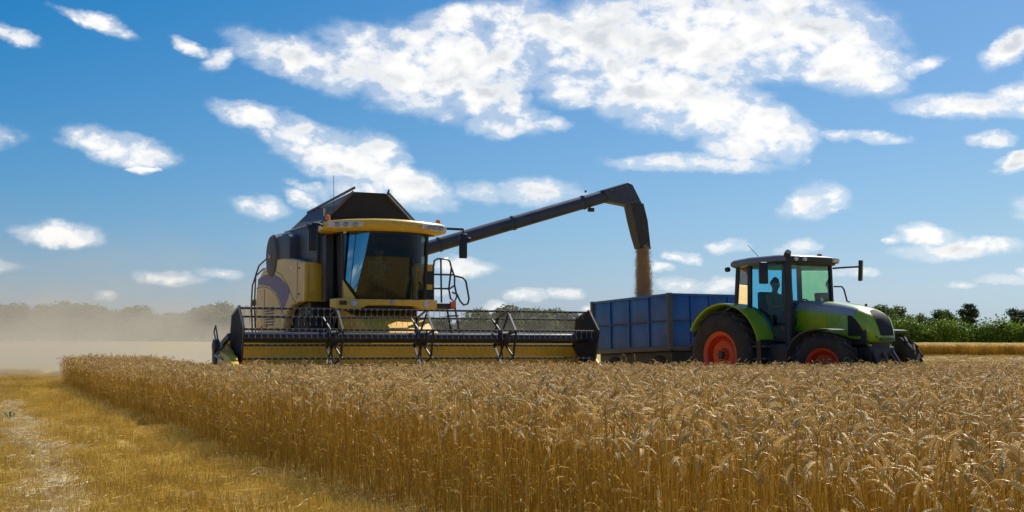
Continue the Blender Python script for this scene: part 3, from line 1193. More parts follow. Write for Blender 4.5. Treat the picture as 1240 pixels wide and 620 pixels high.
# bulkhead panels
bp_ = MB().bb(-1.515, -.80, 1.36, 1.50, 2.12, 3.02).obj('front_corner_panel', M['yellow'], combine, bevel=.03)
MB().bb(-.875, -.855, 1.345, 1.362, 2.25, 2.9).obj('panel_handle', M['black'], bp_)
MB().bb(-1.45, -1.41, 1.35, 1.362, 2.2, 2.95).obj('panel_hinge', M['yellow_worn'], bp_)
MB().tube([(-1.05, 1.34, 2.25), (-1.05, 1.24, 2.22), (-.95, 1.2, 2.2), (-.88, 1.2, 2.12), (-.88, 1.22, 1.95)], .03, 8).obj('filler_pipe', M['black'], bp_)
rp = MB().bb(.98, 1.5, 1.0, 1.50, 2.14, 3.02).obj('front_corner_panel', M['yellow'], combine, bevel=.03)
MB().bb(1.06, 1.45, .98, .998, 2.55, 2.85).obj('vent', M['black'], rp)
MB().bb(1.06, 1.45, .98, .998, 2.2, 2.42).obj('vent', M['black'], rp)
# grain tank with raised roof extension
MB().bb(-1.2, 1.22, 1.12, 4.3, 2.98, 3.92).obj('grain_tank', M['tank'], combine, bevel=.02)
MB().bb(-1.28, -1.205, 1.2, 4.3, 3.0, 3.88).obj('tank_side_rail', M['tank'], combine, bevel=.01)
MB().bar((-1.21, 1.1, 3.935), (-1.21, 4.3, 3.935), .05, .03).obj('tank_edge_trim', M['steel'], combine)


def sheet(poly, th, m, name, parent):
    p = [Vector(q) for q in poly]
    nrm = (p[1] - p[0]).cross(p[2] - p[0]).normalized()
    return MB().prism(p, nrm * th).obj(name, m, parent)


fl = sheet([(-1.12, 1.22, 3.94), (-1.10, 4.3, 3.98), (-.66, 4.25, 4.42), (-.41, 1.26, 4.66)], .03, M['dark_grey'], 'tank_flap', combine)
MB().bar((-.47, .98, 4.72), (-.66, 4.25, 4.44), .035, .05).obj('flap_edge', M['dark_grey'], fl)
MB().bar((-1.13, 1.17, 3.96), (-.43, 1.2, 4.66), .03, .05).obj('flap_edge', M['dark_grey'], fl)
MB().bb(-1.01, -.97, 1.55, 1.63, 4.1, 4.28).obj('warning_sticker', M['yellow'], fl)
fr = sheet([(1.12, 1.22, 3.94), (.40, 1.26, 4.66), (.62, 4.25, 4.42), (1.10, 4.3, 3.98)], .03, M['dark_grey'], 'tank_flap', combine)
MB().bar((1.13, 1.17, 3.96), (.42, 1.2, 4.66), .03, .05).obj('flap_edge', M['dark_grey'], fr)
sheet([(-1.10, 1.26, 3.93), (1.10, 1.26, 3.93), (.40, 1.34, 4.65), (-.41, 1.34, 4.65)], .03, M['canvas'], 'tank_front_canvas', combine)
sheet([(-1.08, 4.28, 3.95), (-.64, 4.2, 4.40), (.60, 4.2, 4.40), (1.08, 4.28, 3.95)], .03, M['canvas'], 'tank_rear_canvas', combine)
sheet([(-.41, 1.36, 4.64), (.40, 1.36, 4.64), (.60, 4.2, 4.40), (-.64, 4.2, 4.40)], .03, M['canvas'], 'tank_top_canvas', combine)
MB().bar((.36, 1.0, 4.70), (.46, 1.4, 4.66), .03, .05).obj('flap_hook', M['dark_grey'], combine)
# rotary dust screen housing at the left rear
hs = MB().prism([(-1.50, y, z) for (y, z) in ((2.75, 2.95), (2.75, 3.70), (3.0, 3.78), (4.0, 3.80), (4.0, 2.95))], (.55, 0, 0)).obj('screen_housing', M['tank'], combine, bevel=.04)
MB().bar((-1.47, 2.78, 3.80), (-1.47, 3.98, 3.84), .03, .02).obj('housing_trim', M['steel'], hs)
rs = MB().lathe([(.40, -.09), (.50, -.075), (.54, -.02), (.54, .5)], (-1.48, 4.32, 3.33), 'x', 28).obj('rotary_screen', M['dark_grey'], combine)
MB().lathe([(.05, -.02), (.07, 0), (.07, .03)], (-1.585, 4.32, 3.33), 'x', 12).obj('screen_hub', M['steel'], rs)
# engine deck at the back
MB().bb(-1.0, 1.0, 4.35, 5.9, 3.05, 3.45).obj('engine_cover', M['tank'], combine, bevel=.05)
# rear ladder rails
for (yy, zt_, nm) in ((6.2, 3.25, 'rear_rail'), (6.55, 3.0, 'rear_rail')):
    MB().tube([(-1.45, yy, 1.2), (-1.5, yy, 2.2), (-1.48, yy, zt_ - .3), (-1.42, yy - .1, zt_ - .05), (-1.3, yy - .45, zt_ + .12), (-1.2, yy - .8, zt_ + .1)], .022, 7).obj(nm, M['black_gloss'], combine)
MB().lathe([(.03, -.06), (.09, -.05), (.09, .05), (.03, .06)], (-1.5, 6.3, 2.25), 'x', 12).obj('rear_lamp', M['dark_grey'], combine)

# ---- cab
cabf = MB().bb(-1.0, 1.0, .0, 1.05, 1.95, 2.14).obj('cab_floor', M['black'], combine)
MB().bb(-.98, .98, 1.03, 1.09, 2.14, 3.62).obj('cab_rear_wall', M['interior'], combine)


def arc_pts(w_, y_edge, y_mid, n_=14):
    pts = []
    for i in range(n_ + 1):
        f = -1 + 2 * i / n_
        pts.append((w_ * f, y_mid + (y_edge - y_mid) * abs(f) ** 2.6))
    return pts


ws, wl = [], []
for (z, w_, ye, ym, xl) in ((2.14, .95, .22, -.16, -.74), (2.5, .97, .20, -.19, -.68), (3.1, .98, .17, -.22, -.56), (3.63, .98, .15, -.24, -.47)):
    ap = [(x, y) for (x, y) in arc_pts(w_, ye, ym, 28)]
    xs_ = np.linspace(xl, w_, 15)
    ws.append([(x, float(np.interp(x, [a[0] for a in ap], [a[1] for a in ap])), z) for x in xs_])
    yl = float(np.interp(xl, [a[0] for a in ap], [a[1] for a in ap]))
    wl.append([(xl + (-.97 - xl) * f, yl + (.24 + .06 * (z - 2.14) - yl) * f ** 1.15, z) for f in np.linspace(0, 1, 7)])
MB().loft(ws, closed=False, cap=False).obj('windscreen', M['glass'], combine, smooth=60)
MB().loft(wl, closed=False, cap=False).obj('sky_reflection_pane', M['glass_sky_reflection'], combine, smooth=60)['label'] = 'windscreen corner tinted blue as a sky reflection'  # added pane: windscreen corner coloured like reflected sky
MB().tube([wl[k][0] for k in range(4)], .012, 6).obj('window_seal', M['black'], combine)
MB().tube([wl[k][3] for k in range(4)], .010, 6).obj('window_seal', M['black'], combine)
for s in (-1, 1):
    MB().add([(s * .96, .26, 2.14), (s * .96, 1.0, 2.14), (s * .99, 1.0, 3.62), (s * .99, .20, 3.62)], [(0, 1, 2, 3)]).obj('side_window', M['glass'], combine)
    MB().bar((s * .965, .23, 2.12), (s * .995, .17, 3.64), .05, .06).obj('pillar', M['black'], combine)
    MB().bar((s * .98, 1.03, 2.12), (s * 1.0, 1.03, 3.64), .07, .09).obj('pillar', M['black'], combine)
# yellow kick panel at the left foot of the screen
sheet([(-.985, .30, 2.14), (-.985, .02, 2.14), (-.80, -.155, 2.14), (-.985, .17, 2.55)], .02, M['yellow'], 'kick_panel', combine)
MB().bb(-1.20, -1.02, .75, 1.1, 2.1, 3.6).obj('cab_rear_quarter', M['black'], combine, bevel=.02)
# roof
rplan = [(-1.42, .34), (-1.40, .10), (-1.22, -.08), (-.9, -.22), (-.5, -.36), (0, -.42), (.5, -.36), (.9, -.22), (1.26, -.08), (1.44, .10), (1.46, .34), (1.30, 1.12), (-1.28, 1.12)]
secs = []
for (z, k) in ((3.61, .86), (3.65, .97), (3.70, 1.0), (3.80, .995), (3.855, .95), (3.88, .80)):
    secs.append([(x * k, .35 + (y - .35) * k, z + (.03 * (1 - (x / 1.46) ** 2))) for (x, y) in rplan])
rf = MB().loft(secs).obj('cab_roof', M['yellow'], combine, smooth=50)
MB().prism([(x * .80, .3 + (y - .3) * .78, 3.60) for (x, y) in rplan], (0, 0, .05)).obj('roof_lining', M['black'], combine)
for s in (-1, 1):
    hx_ = [(s * 1.38, -.02, 3.70), (s * 1.20, -.135, 3.675), (s * .95, -.245, 3.68), (s * .66, -.345, 3.72), (s * .70, -.345, 3.80), (s * .95, -.25, 3.825), (s * 1.20, -.14, 3.825), (s * 1.38, -.025, 3.80)]
    MB().prism(hx_, (0, .08, 0)).obj('roof_lamp_strip', M['clear_lens'], rf, bevel=.01)
    for k, xx in enumerate((1.22, 1.05, .86)):
        MB().lathe([(.02, -.02), (.052, -.012), (.056, .03)], (s * xx, -.165 - .09 * k, 3.755), 'y', 14).obj('roof_lamp', M['steel'], rf)
    MB().lathe([(.06, 0), (.06, .03), (.045, .04)], (s * 1.30, .28, 3.84), 'z', 16).obj('beacon_base', M['black'], rf)
    b_ = MB().lathe([(.055, 0), (.055, .07), (.045, .10), (.02, .115)], (s * 1.30, .28, 3.88), 'z', 16).obj('beacon', M['orange_lens'], combine)
MB().lathe([(.02, -.03), (.035, -.02), (.035, .0)], (-1.0, .0, 3.60), 'y', 12).obj('marker_lamp', M['clear_lens'], combine)
# front beam
bs = []
for (x, y, z0_, z1_) in ((-1.24, .28, 1.97, 2.14), (-1.18, .0, 1.93, 2.15), (-1.0, -.14, 1.90, 2.15), (-.75, -.22, 1.91, 2.13), (-.55, -.25, 1.99, 2.13), (0, -.28, 2.0, 2.13), (.55, -.25, 1.99, 2.13),
                        (.75, -.22, 1.91, 2.13), (1.0, -.14, 1.90, 2.14), (1.18, .0, 1.92, 2.14), (1.24, .28, 1.96, 2.12)):
    bs.append([(x, y, z0_), (x, y, z1_), (x * .9, y + .16, z1_), (x * .9, y + .16, z0_)])
bm_ = MB().loft(bs).obj('front_beam', M['yellow'], combine, bevel=.012)
for s in (-1, 1):
    MB().lathe([(.03, -.03), (.065, -.02), (.075, .02)], (s * .84, -.215, 2.03), 'y', 18).obj('headlamp', M['clear_lens'], bm_)
MB().lathe([(.04, -.012), (.055, -.006), (.06, .01)], (.02, -.285, 2.065), 'y', 16).obj('badge', M['steel'], bm_)
MB().box((-1.06, -.115, 2.05), (.16, .03, .09), (0, 0, -.65)).obj('indicator_recess', M['black'], bm_)
# interior
st = MB().bb(-.28, .28, .45, .9, 2.35, 2.52).bb(-.27, .27, .85, .98, 2.5, 3.2).obj('seat', M['seat'], combine, bevel=.05)
MB().tube([(0, -.02, 2.14), (0, .12, 2.75)], .04, 8).obj('steering_column', M['black'], combine)
ring = [(.19 * math.cos(a), .14 + .07 * math.sin(a), 2.78 + .17 * math.sin(a)) for a in np.linspace(0, 2 * PI, 20)]
MB().tube(ring, .016, 6).obj('steering_wheel', M['black'], combine)
MB().bb(.42, .62, .1, .6, 2.3, 2.66).bb(.45, .60, .12, .2, 2.66, 2.95).obj('control_console', M['interior'], combine, bevel=.02)
MB().bb(-.72, -.50, .3, .62, 2.5, 2.78).obj('monitor', M['shirt'], combine, bevel=.02)
# mirrors
for (s, mx, mz) in ((-1, -1.63, 3.49), (1, 1.95, 3.42)):
    y_ = .35
    MB().tube([(s * 1.38, .3, 3.74), (s * 1.5, y_ - .02, 3.80), (mx, y_, 3.80), (mx, y_, mz + .28)], .03, 7).obj('mirror_arm', M['black'], combine)
    MB().bb(mx - .09, mx + .09, y_ - .05, y_ + .05, mz - .29, mz + .28).obj('mirror', M['mirror_back'], combine, bevel=.03, seg=3)
MB().box((-1.70, .38, 3.72), (.10, .12, .12)).obj('mirror_bracket', M['black'], combine, bevel=.02)
MB().lathe([(.02, -.03), (.05, -.02), (.05, .03)], (2.10, .36, 3.57), 'x', 12).obj('work_lamp', M['black'], combine)
MB().bar((1.95, .36, 3.57), (2.10, .36, 3.57), .03).obj('work_lamp_bracket', M['black'], combine)
# access platform and handrails
MB().bb(1.2, 1.72, .25, 1.3, 1.96, 2.08).obj('platform', M['black'], combine, bevel=.01)
def rail(pts, name='handrail', r_=.022):
    return MB().tube(pts, r_, 7).obj(name, M['black_gloss'], combine)


rail([(1.20, .3, 2.1), (1.20, .3, 2.9), (1.22, .3, 3.05), (1.30, .3, 3.1), (1.52, .3, 3.1), (1.60, .3, 3.05), (1.64, .3, 2.9), (1.72, .3, 2.7), (1.72, .3, 2.5), (1.6, .3, 2.42), (1.2, .3, 2.42)])
rail([(1.22, .3, 2.74), (1.70, .3, 2.74)])
rail([(1.38, .3, 3.1), (1.40, .3, 2.1)])
rail([(1.64, .3, 2.9), (1.58, .3, 2.42), (1.62, .3, 2.2), (1.72, .3, 2.12), (1.78, .3, 2.25), (1.72, .3, 2.5)])
rail([(1.70, .3, 2.72), (1.92, .3, 2.68), (2.0, .3, 2.6), (2.08, .3, 2.2), (2.05, .3, 2.08), (1.95, .3, 2.05), (1.86, .3, 2.14), (1.78, .3, 2.3), (1.66, .3, 2.34)])
lad = MB().bar((1.75, .35, 2.0), (2.0, .35, .7), .05, .03).bar((1.75, .85, 2.0), (2.0, .85, .7), .05, .03)
lad = lad.obj('ladder', M['black'], combine)
for k in range(4):
    f = .15 + k * .25
    MB().bar((1.75 + .25 * f, .35, 2.0 - 1.3 * f), (1.75 + .25 * f, .85, 2.0 - 1.3 * f), .12, .03).obj('step', M['black'], lad)
MB().bb(1.6, 1.72, .2, .3, 1.98, 2.12).obj('marker_lamp', M['red_lens'], combine)
# antenna
MB().tube([(-.9, 1.15, 3.95), (-.92, 1.15, 5.0)], .006, 4).obj('antenna', M['black'], combine)
# feeder house
MB().prism([(-.75, -1.62, .55), (-.75, -1.62, 1.25), (-.75, -.3, 1.72), (-.75, 1.3, 2.0), (-.75, 1.3, 1.2), (-.75, .4, .95)], (1.5, 0, 0)).obj('feeder_house', M['yellow_worn'], combine, bevel=.03)
MB().bb(-1.2, 1.2, 1.2, 2.2, .72, 1.2).obj('front_axle', M['black'], combine)
for s in (-1, 1):
    MB().tube([(s * .55, -1.2, .7), (s * .55, .6, 1.1)], .05, 8).obj('lift_cylinder', M['steel'], combine)


def tyre_mesh(r_, w_, rim):
    return MB().lathe([(rim, -w_ * .40), (rim + .03, -w_ * .47), (rim + (r_ - rim) * .55, -w_ * .52), (r_ - .06, -w_ * .47), (r_ - .012, -w_ * .36), (r_, 0), (r_ - .012, w_ * .36),
                       (r_ - .06, w_ * .47), (rim + (r_ - rim) * .55, w_ * .52), (rim + .03, w_ * .47), (rim, w_ * .40)], (0, 0, 0), 'y', 44, cap=False).mesh('tyre', M['rubber'], smooth=40)


def lug_mesh(r_, w_, s):
    a = Vector((0, s * w_ * .03, r_ - .015))
    b = Vector((-.20 * r_ / .9, s * w_ * .50, r_ - .045))
    mb = MB()
    t = (b - a)
    pr = Vector((1, 0, 0))
    for_h = Vector((0, 0, 1))
    hw = .028 * r_ / .9 + .006
    top = .062
    vs_ = []
    for p, hh in ((a, top), (b, top)):
        vs_ += [p - pr * hw * 1.3, p + pr * hw * 1.3, p + pr * hw + for_h * hh, p - pr * hw + for_h * hh]
    mb.add(vs_, [(0, 3, 2, 1), (4, 5, 6, 7), (0, 1, 5, 4), (1, 2, 6, 5), (2, 3, 7, 6), (3, 0, 4, 7)])
    return mb.mesh('lug', M['rubber'], smooth=0)


def rim_mesh(rim, w_, m, dish=.10):
    o = -w_ * .42
    return MB().lathe([(.001, o + dish - .05), (rim * .28, o + dish - .05), (rim * .30, o + dish), (rim * .62, o + dish - .02), (rim * .80, o + dish + .05), (rim * .86, o + .02),
                       (rim * .98, o - .012), (rim * 1.03, o - .02), (rim * 1.04, o + .03)], (0, 0, 0), 'y', 40, cap=False).mesh('rim', m, smooth=30)


def hub_mesh(rim, w_, m):
    o = -w_ * .42
    mb = MB().lathe([(.02, o - .02), (rim * .15, o - .01), (rim * .17, o + .06)], (0, 0, 0), 'y', 16)
    for k in range(8):
        a = 2 * PI * k / 8
        mb.lathe([(.008, o + .02), (.014, o + .025), (.014, o + .06)], (rim * .23 * math.cos(a), 0, rim * .23 * math.sin(a)), 'y', 6)
    return mb.mesh('hub', m)


def wheel(parent, loc, r_, w_, rim, left, rim_m, hub_m, lugs=20, name='wheel', steer=0., dish=.10, cache={}, roll=0.):
    key = (r_, w_, rim, rim_m.name)
    if key not in cache:
        cache[key] = (tyre_mesh(r_, w_, rim), lug_mesh(r_, w_, -1), lug_mesh(r_, w_, 1), rim_mesh(rim, w_, rim_m, dish), hub_mesh(rim, w_, hub_m))
    ty_, l0, l1, rm, hm = cache[key]
    o = link_mesh(name, ty_, parent)
    o.location = loc
    o.rotation_euler = (0, roll, steer + (PI if left else 0))
    link_mesh('rim', rm, o)
    link_mesh('hub', hm, o)
    for k in range(lugs):
        for j, lm in enumerate((l0, l1)):
            g = link_mesh('lug', lm, o)
            g.rotation_euler = (0, 2 * PI * (k + .5 * j) / lugs, 0)
    return o


for s in (-1, 1):
    for (yy, r_, w_, rim) in ((1.95, .92, .68, .42), (5.2, .62, .45, .32)):
        o = wheel(combine, (s * 1.05 if yy < 3 else s * 1.15, yy, r_ - .01), r_, w_, rim, False, M['yellow_worn'], M['black'], lugs=0)
        o.rotation_euler = (0, 0, R(90) if s > 0 else R(-90))
        g = MB()
        for k in range(18):
            for j in (-1, 1):
                a0 = Vector((0, j * w_ * .03, r_ - .015)); b0 = Vector((-.18, j * w_ * .48, r_ - .045))
                mm = Euler((0, 2 * PI * (k + .25 * j) / 18, 0)).to_matrix()
                g.bar(mm @ a0, mm @ b0, .06, .07, up=mm @ Vector((0, 0, 1)))
        lg = g.obj('lug_pattern', M['rubber'], o, smooth=0)
        lg['kind'] = 'stuff'
MB().bb(-1.1, 1.1, 5.05, 5.35, .5, .75).obj('rear_axle', M['black'], combine)

# ---- unloading auger and spout
AY = 1.8
A0, A1 = Vector((1.05, AY + .1, 3.28)), Vector((6.75, AY, 5.03))
aug = MB().tube([A0, A0.lerp(A1, .5), A1], [.165, .165, .165], 20).obj('unloading_auger', M['tank'], combine)
dirA = (A1 - A0).normalized()
for f in (.16, .5, .84):
    c = A0.lerp(A1, f)
    MB().tube([c - dirA * .02, c + dirA * .02], .185, 20).obj('auger_clamp', M['tank'], aug)
MB().lathe([(.14, 0), (.2, .05), (.2, .5)], (1.05, AY + .1, 2.95), 'z', 18).obj('auger_elbow', M['tank'], combine)
el_ = [(6.30, 5.07), (7.05, 5.31), (7.17, 5.26), (7.46, 4.76), (7.12, 4.70), (7.0, 4.72), (6.52, 4.78)]
elb = MB().prism([(x, AY - .19, z) for (x, z) in el_], (0, .38, 0)).obj('spout_elbow', M['tank'], combine, bevel=.035, seg=3)
for (x, z) in ((6.55, 5.08), (6.7, 5.12), (6.85, 5.16), (7.0, 5.2), (7.14, 4.80), (7.25, 4.83), (7.36, 4.86)):
    MB().lathe([(.006, -.012), (.014, -.008), (.014, .004)], (x, AY - .19, z), 'y', 8).obj('bolt', M['steel'], elb)
ss = []
for (xa, xb, z, hy) in ((7.10, 7.48, 4.78, .19), (7.20, 7.60, 4.35, .19), (7.30, 7.66, 3.95, .17), (7.40, 7.71, 3.62, .15)):
    ss.append([(xa, AY - hy, z), (xb, AY - hy, z - .0), (xb, AY + hy, z), (xa, AY + hy, z)])
MB().loft(ss, cap=False).obj('rubber_spout', M['black'], combine, bevel=.0)
MB().box((6.0, AY - .1, 4.56), (.16, .10, .10)).obj('auger_work_lamp', M['black'], aug, bevel=.02)
MB().bar((5.98, AY - .1, 4.60), (5.95, AY - .05, 4.7), .03).obj('auger_lamp_bracket', M['black'], aug)
MB().lathe([(.01, 0), (.03, .03), (.03, .06)], (5.9, AY, 5.0), 'z', 8).obj('grease_cap', M['black'], aug)

# ---- header
HW = 3.93
hd = MB().prism([(-HW, -1.72, .34), (-HW, -1.72, 1.16), (-HW, -1.62, 1.16), (-HW, -1.62, .30)], (2 * HW, 0, 0)).obj('header_back_wall', M['yellow_header'], combine, bevel=.01)
MB().prism([(-HW, -1.73, .36), (-HW, -2.9, .36), (-HW, -2.9, .32), (-HW, -1.73, .32)], (2 * HW, 0, 0)).obj('header_floor', M['floor'], hd)
MB().bar((-HW, -1.60, 1.20), (HW, -1.60, 1.20), .12, .10).obj('header_top_beam', M['yellow_header'], hd)
for s in (-1, 1):
    MB().prism([(s * HW, -1.6, .42), (s * HW, -1.6, 1.2), (s * HW, -2.0, 1.15), (s * HW, -2.7, .85), (s * HW, -3.1, .62), (s * HW, -3.1, .44)], (s * .06, 0, 0)).obj('header_end_plate', M['yellow_worn'], hd, bevel=.01)
    hk = 1.0 if s < 0 else .72
    dv = MB().loft([[(s * 3.95, -2.3, .44), (s * 4.26, -2.3, .44), (s * 4.22, -2.3, 1.02 * hk), (s * 3.97, -2.3, 1.02 * hk)],
                    [(s * 3.97, -3.0, .44), (s * 4.24, -3.0, .44), (s * 4.18, -3.0, .90 * hk), (s * 4.0, -3.0, .90 * hk)],
                    [(s * 4.05, -3.8, .42), (s * 4.12, -3.8, .42), (s * 4.10, -3.8, .48), (s * 4.06, -3.8, .48)]]).obj('crop_divider', M['yellow_header'], hd, bevel=.02)
    MB().bar((s * 4.02, -1.65, 1.12), (s * 4.02, -2.42, 1.30), .07, .10).obj('reel_arm', M['black'], hd)
# cross auger with flighting
ca = MB().tube([(-HW + .05, -2.05, .56), (HW - .05, -2.05, .56)], .12, 18).obj('cross_auger', M['yellow_worn'], hd)
fl_ = MB()
for s in (-1, 1):
    n_ = 110
    P_ = []
    for i in range(n_ + 1):
        x = s * (.6 + (HW - .7) * i / n_)
        a = i / n_ * 6 * 2 * PI * s
        P_.append(((x, -2.05 + .12 * math.cos(a), .56 + .12 * math.sin(a)), (x, -2.05 + .20 * math.cos(a), .56 + .20 * math.sin(a))))
    fl_.add([q for p in P_ for q in p], [(2 * i, 2 * i + 1, 2 * i + 3, 2 * i + 2) for i in range(n_)])
fl_.obj('auger_flight', M['yellow_worn'], hd, recalc=False)
# drive gear at the left end
gb = MB().bb(-4.20, -4.05, -1.95, -1.60, .72, 1.06).obj('drive_guard', M['black'], hd, bevel=.05)
MB().lathe([(.08, 0), (.14, .02), (.14, .12)], (-4.30, -2.15, 1.10), 'x', 16).obj('reel_motor', M['black'], hd)
MB().tube([(-4.15, -1.9, 1.1), (-4.2, -1.8, 1.38), (-4.2, -1.95, 1.5), (-4.2, -2.08, 1.35), (-4.18, -2.1, 1.15)], .016, 6).obj('hydraulic_hose', M['black'], hd)
MB().tube([(-4.1, -2.2, 1.1), (-4.3, -2.45, .92), (-4.22, -2.7, .84)], .03, 6).obj('hydraulic_hose', M['steel'], hd)

# ---- reel
RZ, RY_, RR = 1.27, -2.42, .58
reel = MB().tube([(-3.84, RY_, RZ), (3.84, RY_, RZ)], .105, 20).obj('reel', M['black_gloss'], combine)
BA = [R(15 + 60 * k) for k in range(6)]


def bat_pos(a, rr=RR):
    return (RY_ - rr * math.sin(a), RZ + rr * math.cos(a))


tm = MB()
xx = -3.78
while xx < 3.79:
    tm.tube([(xx, 0, 0), (xx, -.012, -.03), (xx, .004, -.10), (xx, -.03, -.165)], .0048, 4)
    tm.box((xx, 0, 0), (.035, .045, .035))
    xx += .125
tine_me = tm.mesh('tines', M['tine'], smooth=0)
for a in BA:
    y, z = bat_pos(a)
    b = MB().tube([(-3.86, y, z), (3.86, y, z)], .021, 8).obj('reel_bat', M['black_gloss'], reel)
    t_ = link_mesh('tines', tine_me, reel)
    t_.location = (0, y, z)
    t_['kind'] = 'stuff'
for (xc, plate) in ((-3.88, True), (-1.93, False), (0.0, False), (1.87, False), (3.88, True)):
    if plate:
        P_ = [bat_pos(a, RR * 1.06) for a in BA]
        MB().prism([(xc - .01, y, z) for (y, z) in P_], (.02, 0, 0)).obj('reel_end_plate', M['canvas'], reel)
        for i in range(6):
            (y0, z0_), (y1, z1_) = P_[i], P_[(i + 1) % 6]
            MB().bar((xc, y0, z0_), (xc, y1, z1_), .045, .03, up=(1, 0, 0)).obj('end_rim', M['black_gloss'], reel)
    else:
        mb = MB()
        for dx in (-.05, .05):
            P_ = [bat_pos(a) for a in BA]
            for i in range(6):
                (y0, z0_), (y1, z1_) = P_[i], P_[(i + 1) % 6]
                if dx > 0:
                    mb.bar((xc + dx, y0, z0_), (xc + dx, y1, z1_), .02, .045, up=(1, 0, 0))
                if dx > 0 or i % 2:
                    mb.bar((xc + dx * 1.6, y0, z0_), (xc - dx * .8, RY_ + (y0 - RY_) * .17, RZ + (z0_ - RZ) * .17), .02, .036)
        mb.lathe([(.14, -.10), (.17, -.08), (.17, .08), (.14, .10)], (xc, RY_, RZ), 'x', 16)
        mb.obj('reel_spider', M['black'], reel)

for o_ in (hd, reel):          # the header is set a little to the machine's right
    o_.scale.x = .975
    o_.location.x = -.10


# ================================================================== GRAIN STREAM
def comb_world(p):
    return combine.matrix_basis @ Vector(p)


gr = np.random.default_rng(3)
NG = 42000
V_, F_ = [], []
top_c, bot_c = Vector((7.55, AY, 3.72)), Vector((7.60, AY, 2.05))
for i in range(NG):
    f = gr.random() ** .85
    c = top_c.lerp(bot_c, f)
    sp_ = .10 + .085 * f
    ox, oy = gr.normal(0, sp_ * .55), gr.normal(0, .10)
    if abs(ox) > sp_ * 1.15:
        ox = gr.uniform(-sp_, sp_)
    if gr.random() < .04:
        ox -= abs(gr.normal(.06, .06)) * (f + .1)
    p = c + Vector((ox, oy, gr.normal(0, .02)))
    s = gr.uniform(.0032, .0068)
    l = s * gr.uniform(2.0, 5.5)
    b = len(V_)
    V_ += [p + Vector((s, 0, 0)), p + Vector((-s * .5, s * .85, 0)), p + Vector((-s * .5, -s * .85, 0)), p + Vector((0, 0, l)), p + Vector((0, 0, -l))]
    F_ += [(b, b + 1, b + 3), (b + 1, b + 2, b + 3), (b + 2, b, b + 3), (b + 1, b, b + 4), (b + 2, b + 1, b + 4), (b, b + 2, b + 4)]
me = raw_mesh('grain_stream', [comb_world(p) for p in V_], F_, [M['grain']], smooth=False)
tag(link_mesh('grain_stream', me), 'brown stream of wheat grain pouring from the spout into the trailer', 'grain', kind='stuff')

# ================================================================== TRAILER
TRL_O = Vector((4.90, 32.56, 0))
TYAW = R(-62)
hdx, hdy = math.cos(TYAW), math.sin(TYAW)
zf = float(tz(TRL_O.x - .6 * hdx, TRL_O.y - .6 * hdy))
zr = float(tz(TRL_O.x - 3.0 * hdx, TRL_O.y - 3.0 * hdy))
TP = math.atan2(zf - zr, 2.4)
TRL_O.z = zf + .6 * math.tan(TP)
trailer = empty('grain_trailer', TRL_O, (0, -TP, TYAW))
tag(trailer, 'high-sided blue steel grain trailer with ribbed panels under the spout', 'trailer')
L_T, W_T = 3.55, 1.2
ZB = 1.12 - TRL_O.z
ZT = 2.43 - TRL_O.z
MB().bb(-L_T + .03, -.03, -W_T + .03, W_T - .03, ZB, ZB + .06).obj('floor', M['blue_dark'], trailer)
zm = ZB + (ZT - ZB) * .50
for s in (-1, 1):
    cw = L_T / 4
    for i in range(4):
        for (z0_, z1_) in ((ZB + .05, zm - .018), (zm + .018, ZT - .05)):
            MB().bb(-cw * i - .025, -cw * (i + 1) + .025, s * (W_T - .035), s * (W_T - .005), z0_, z1_).obj('side_board', M['blue'], trailer, bevel=.006)
    for i in range(1, 4):
        MB().bb(-cw * i - .03, -cw * i + .03, s * (W_T - .03), s * (W_T + .03), ZB + .03, ZT - .045).obj('rib', M['blue'], trailer, bevel=.008)
    MB().bb(-L_T + .04, -.04, s * (W_T - .03), s * (W_T + .018), zm - .02, zm + .02).obj('mid_rail', M['blue_dark'], trailer)
    MB().bb(-L_T, -.0, s * (W_T - .05), s * (W_T + .035), ZT - .05, ZT + .01).obj('top_rail', M['blue'], trailer, bevel=.01)
    MB().bb(-L_T, -.0, s * (W_T - .06), s * (W_T + .03), ZB - .07, ZB + .05).obj('bottom_rail', M['dark_grey'], trailer, bevel=.01)
    MB().bb(-.07, .05, s * (W_T - .07), s * (W_T + .045), ZB - .04, ZT + .02).obj('corner_post', M['dark_grey'], trailer, bevel=.012)
    MB().bb(-L_T - .05, -L_T + .07, s * (W_T - .07), s * (W_T + .045), ZB - .04, ZT + .02).obj('corner_post', M['dark_grey'], trailer, bevel=.012)
for (xp, nm, sg) in ((.0, 'front_board', 1), (-L_T, 'tailgate_board', -1)):
    cw = 2 * (W_T - .07) / 4
    for i in range(4):
        for (z0_, z1_) in ((ZB + .05, zm - .018), (zm + .018, ZT - .05)):
            y0 = -(W_T - .07) + cw * i
            MB().bb(xp - .015, xp + .015, y0 + .025, y0 + cw - .025, z0_, z1_).obj(nm, M['blue'], trailer, bevel=.006)
    for i in range(1, 4):
        y0 = -(W_T - .07) + cw * i
        MB().bb(xp - .03, xp + .03 + .015 * sg, y0 - .028, y0 + .028, ZB + .03, ZT - .045).obj('rib', M['blue'], trailer, bevel=.008)
    MB().bb(xp - .025, xp + .025, -(W_T - .07), W_T - .07, zm - .02, zm + .02).obj('mid_rail', M['blue_dark'], trailer)
    MB().bb(xp - .04, xp + .04, -(W_T - .07), W_T - .07, ZT - .05, ZT + .012).obj('top_rail', M['blue'], trailer, bevel=.01)
    MB().bb(xp - .04, xp + .04, -(W_T - .07), W_T - .07, ZB - .07, ZB + .05).obj('bottom_rail', M['dark_grey'], trailer, bevel=.01)
for s in (-1, 1):
    MB().bb(-L_T + .1, .25, s * .45 - .06, s * .45 + .06, ZB - .46, ZB - .365).obj('chassis_beam', M['dark_grey'], trailer)
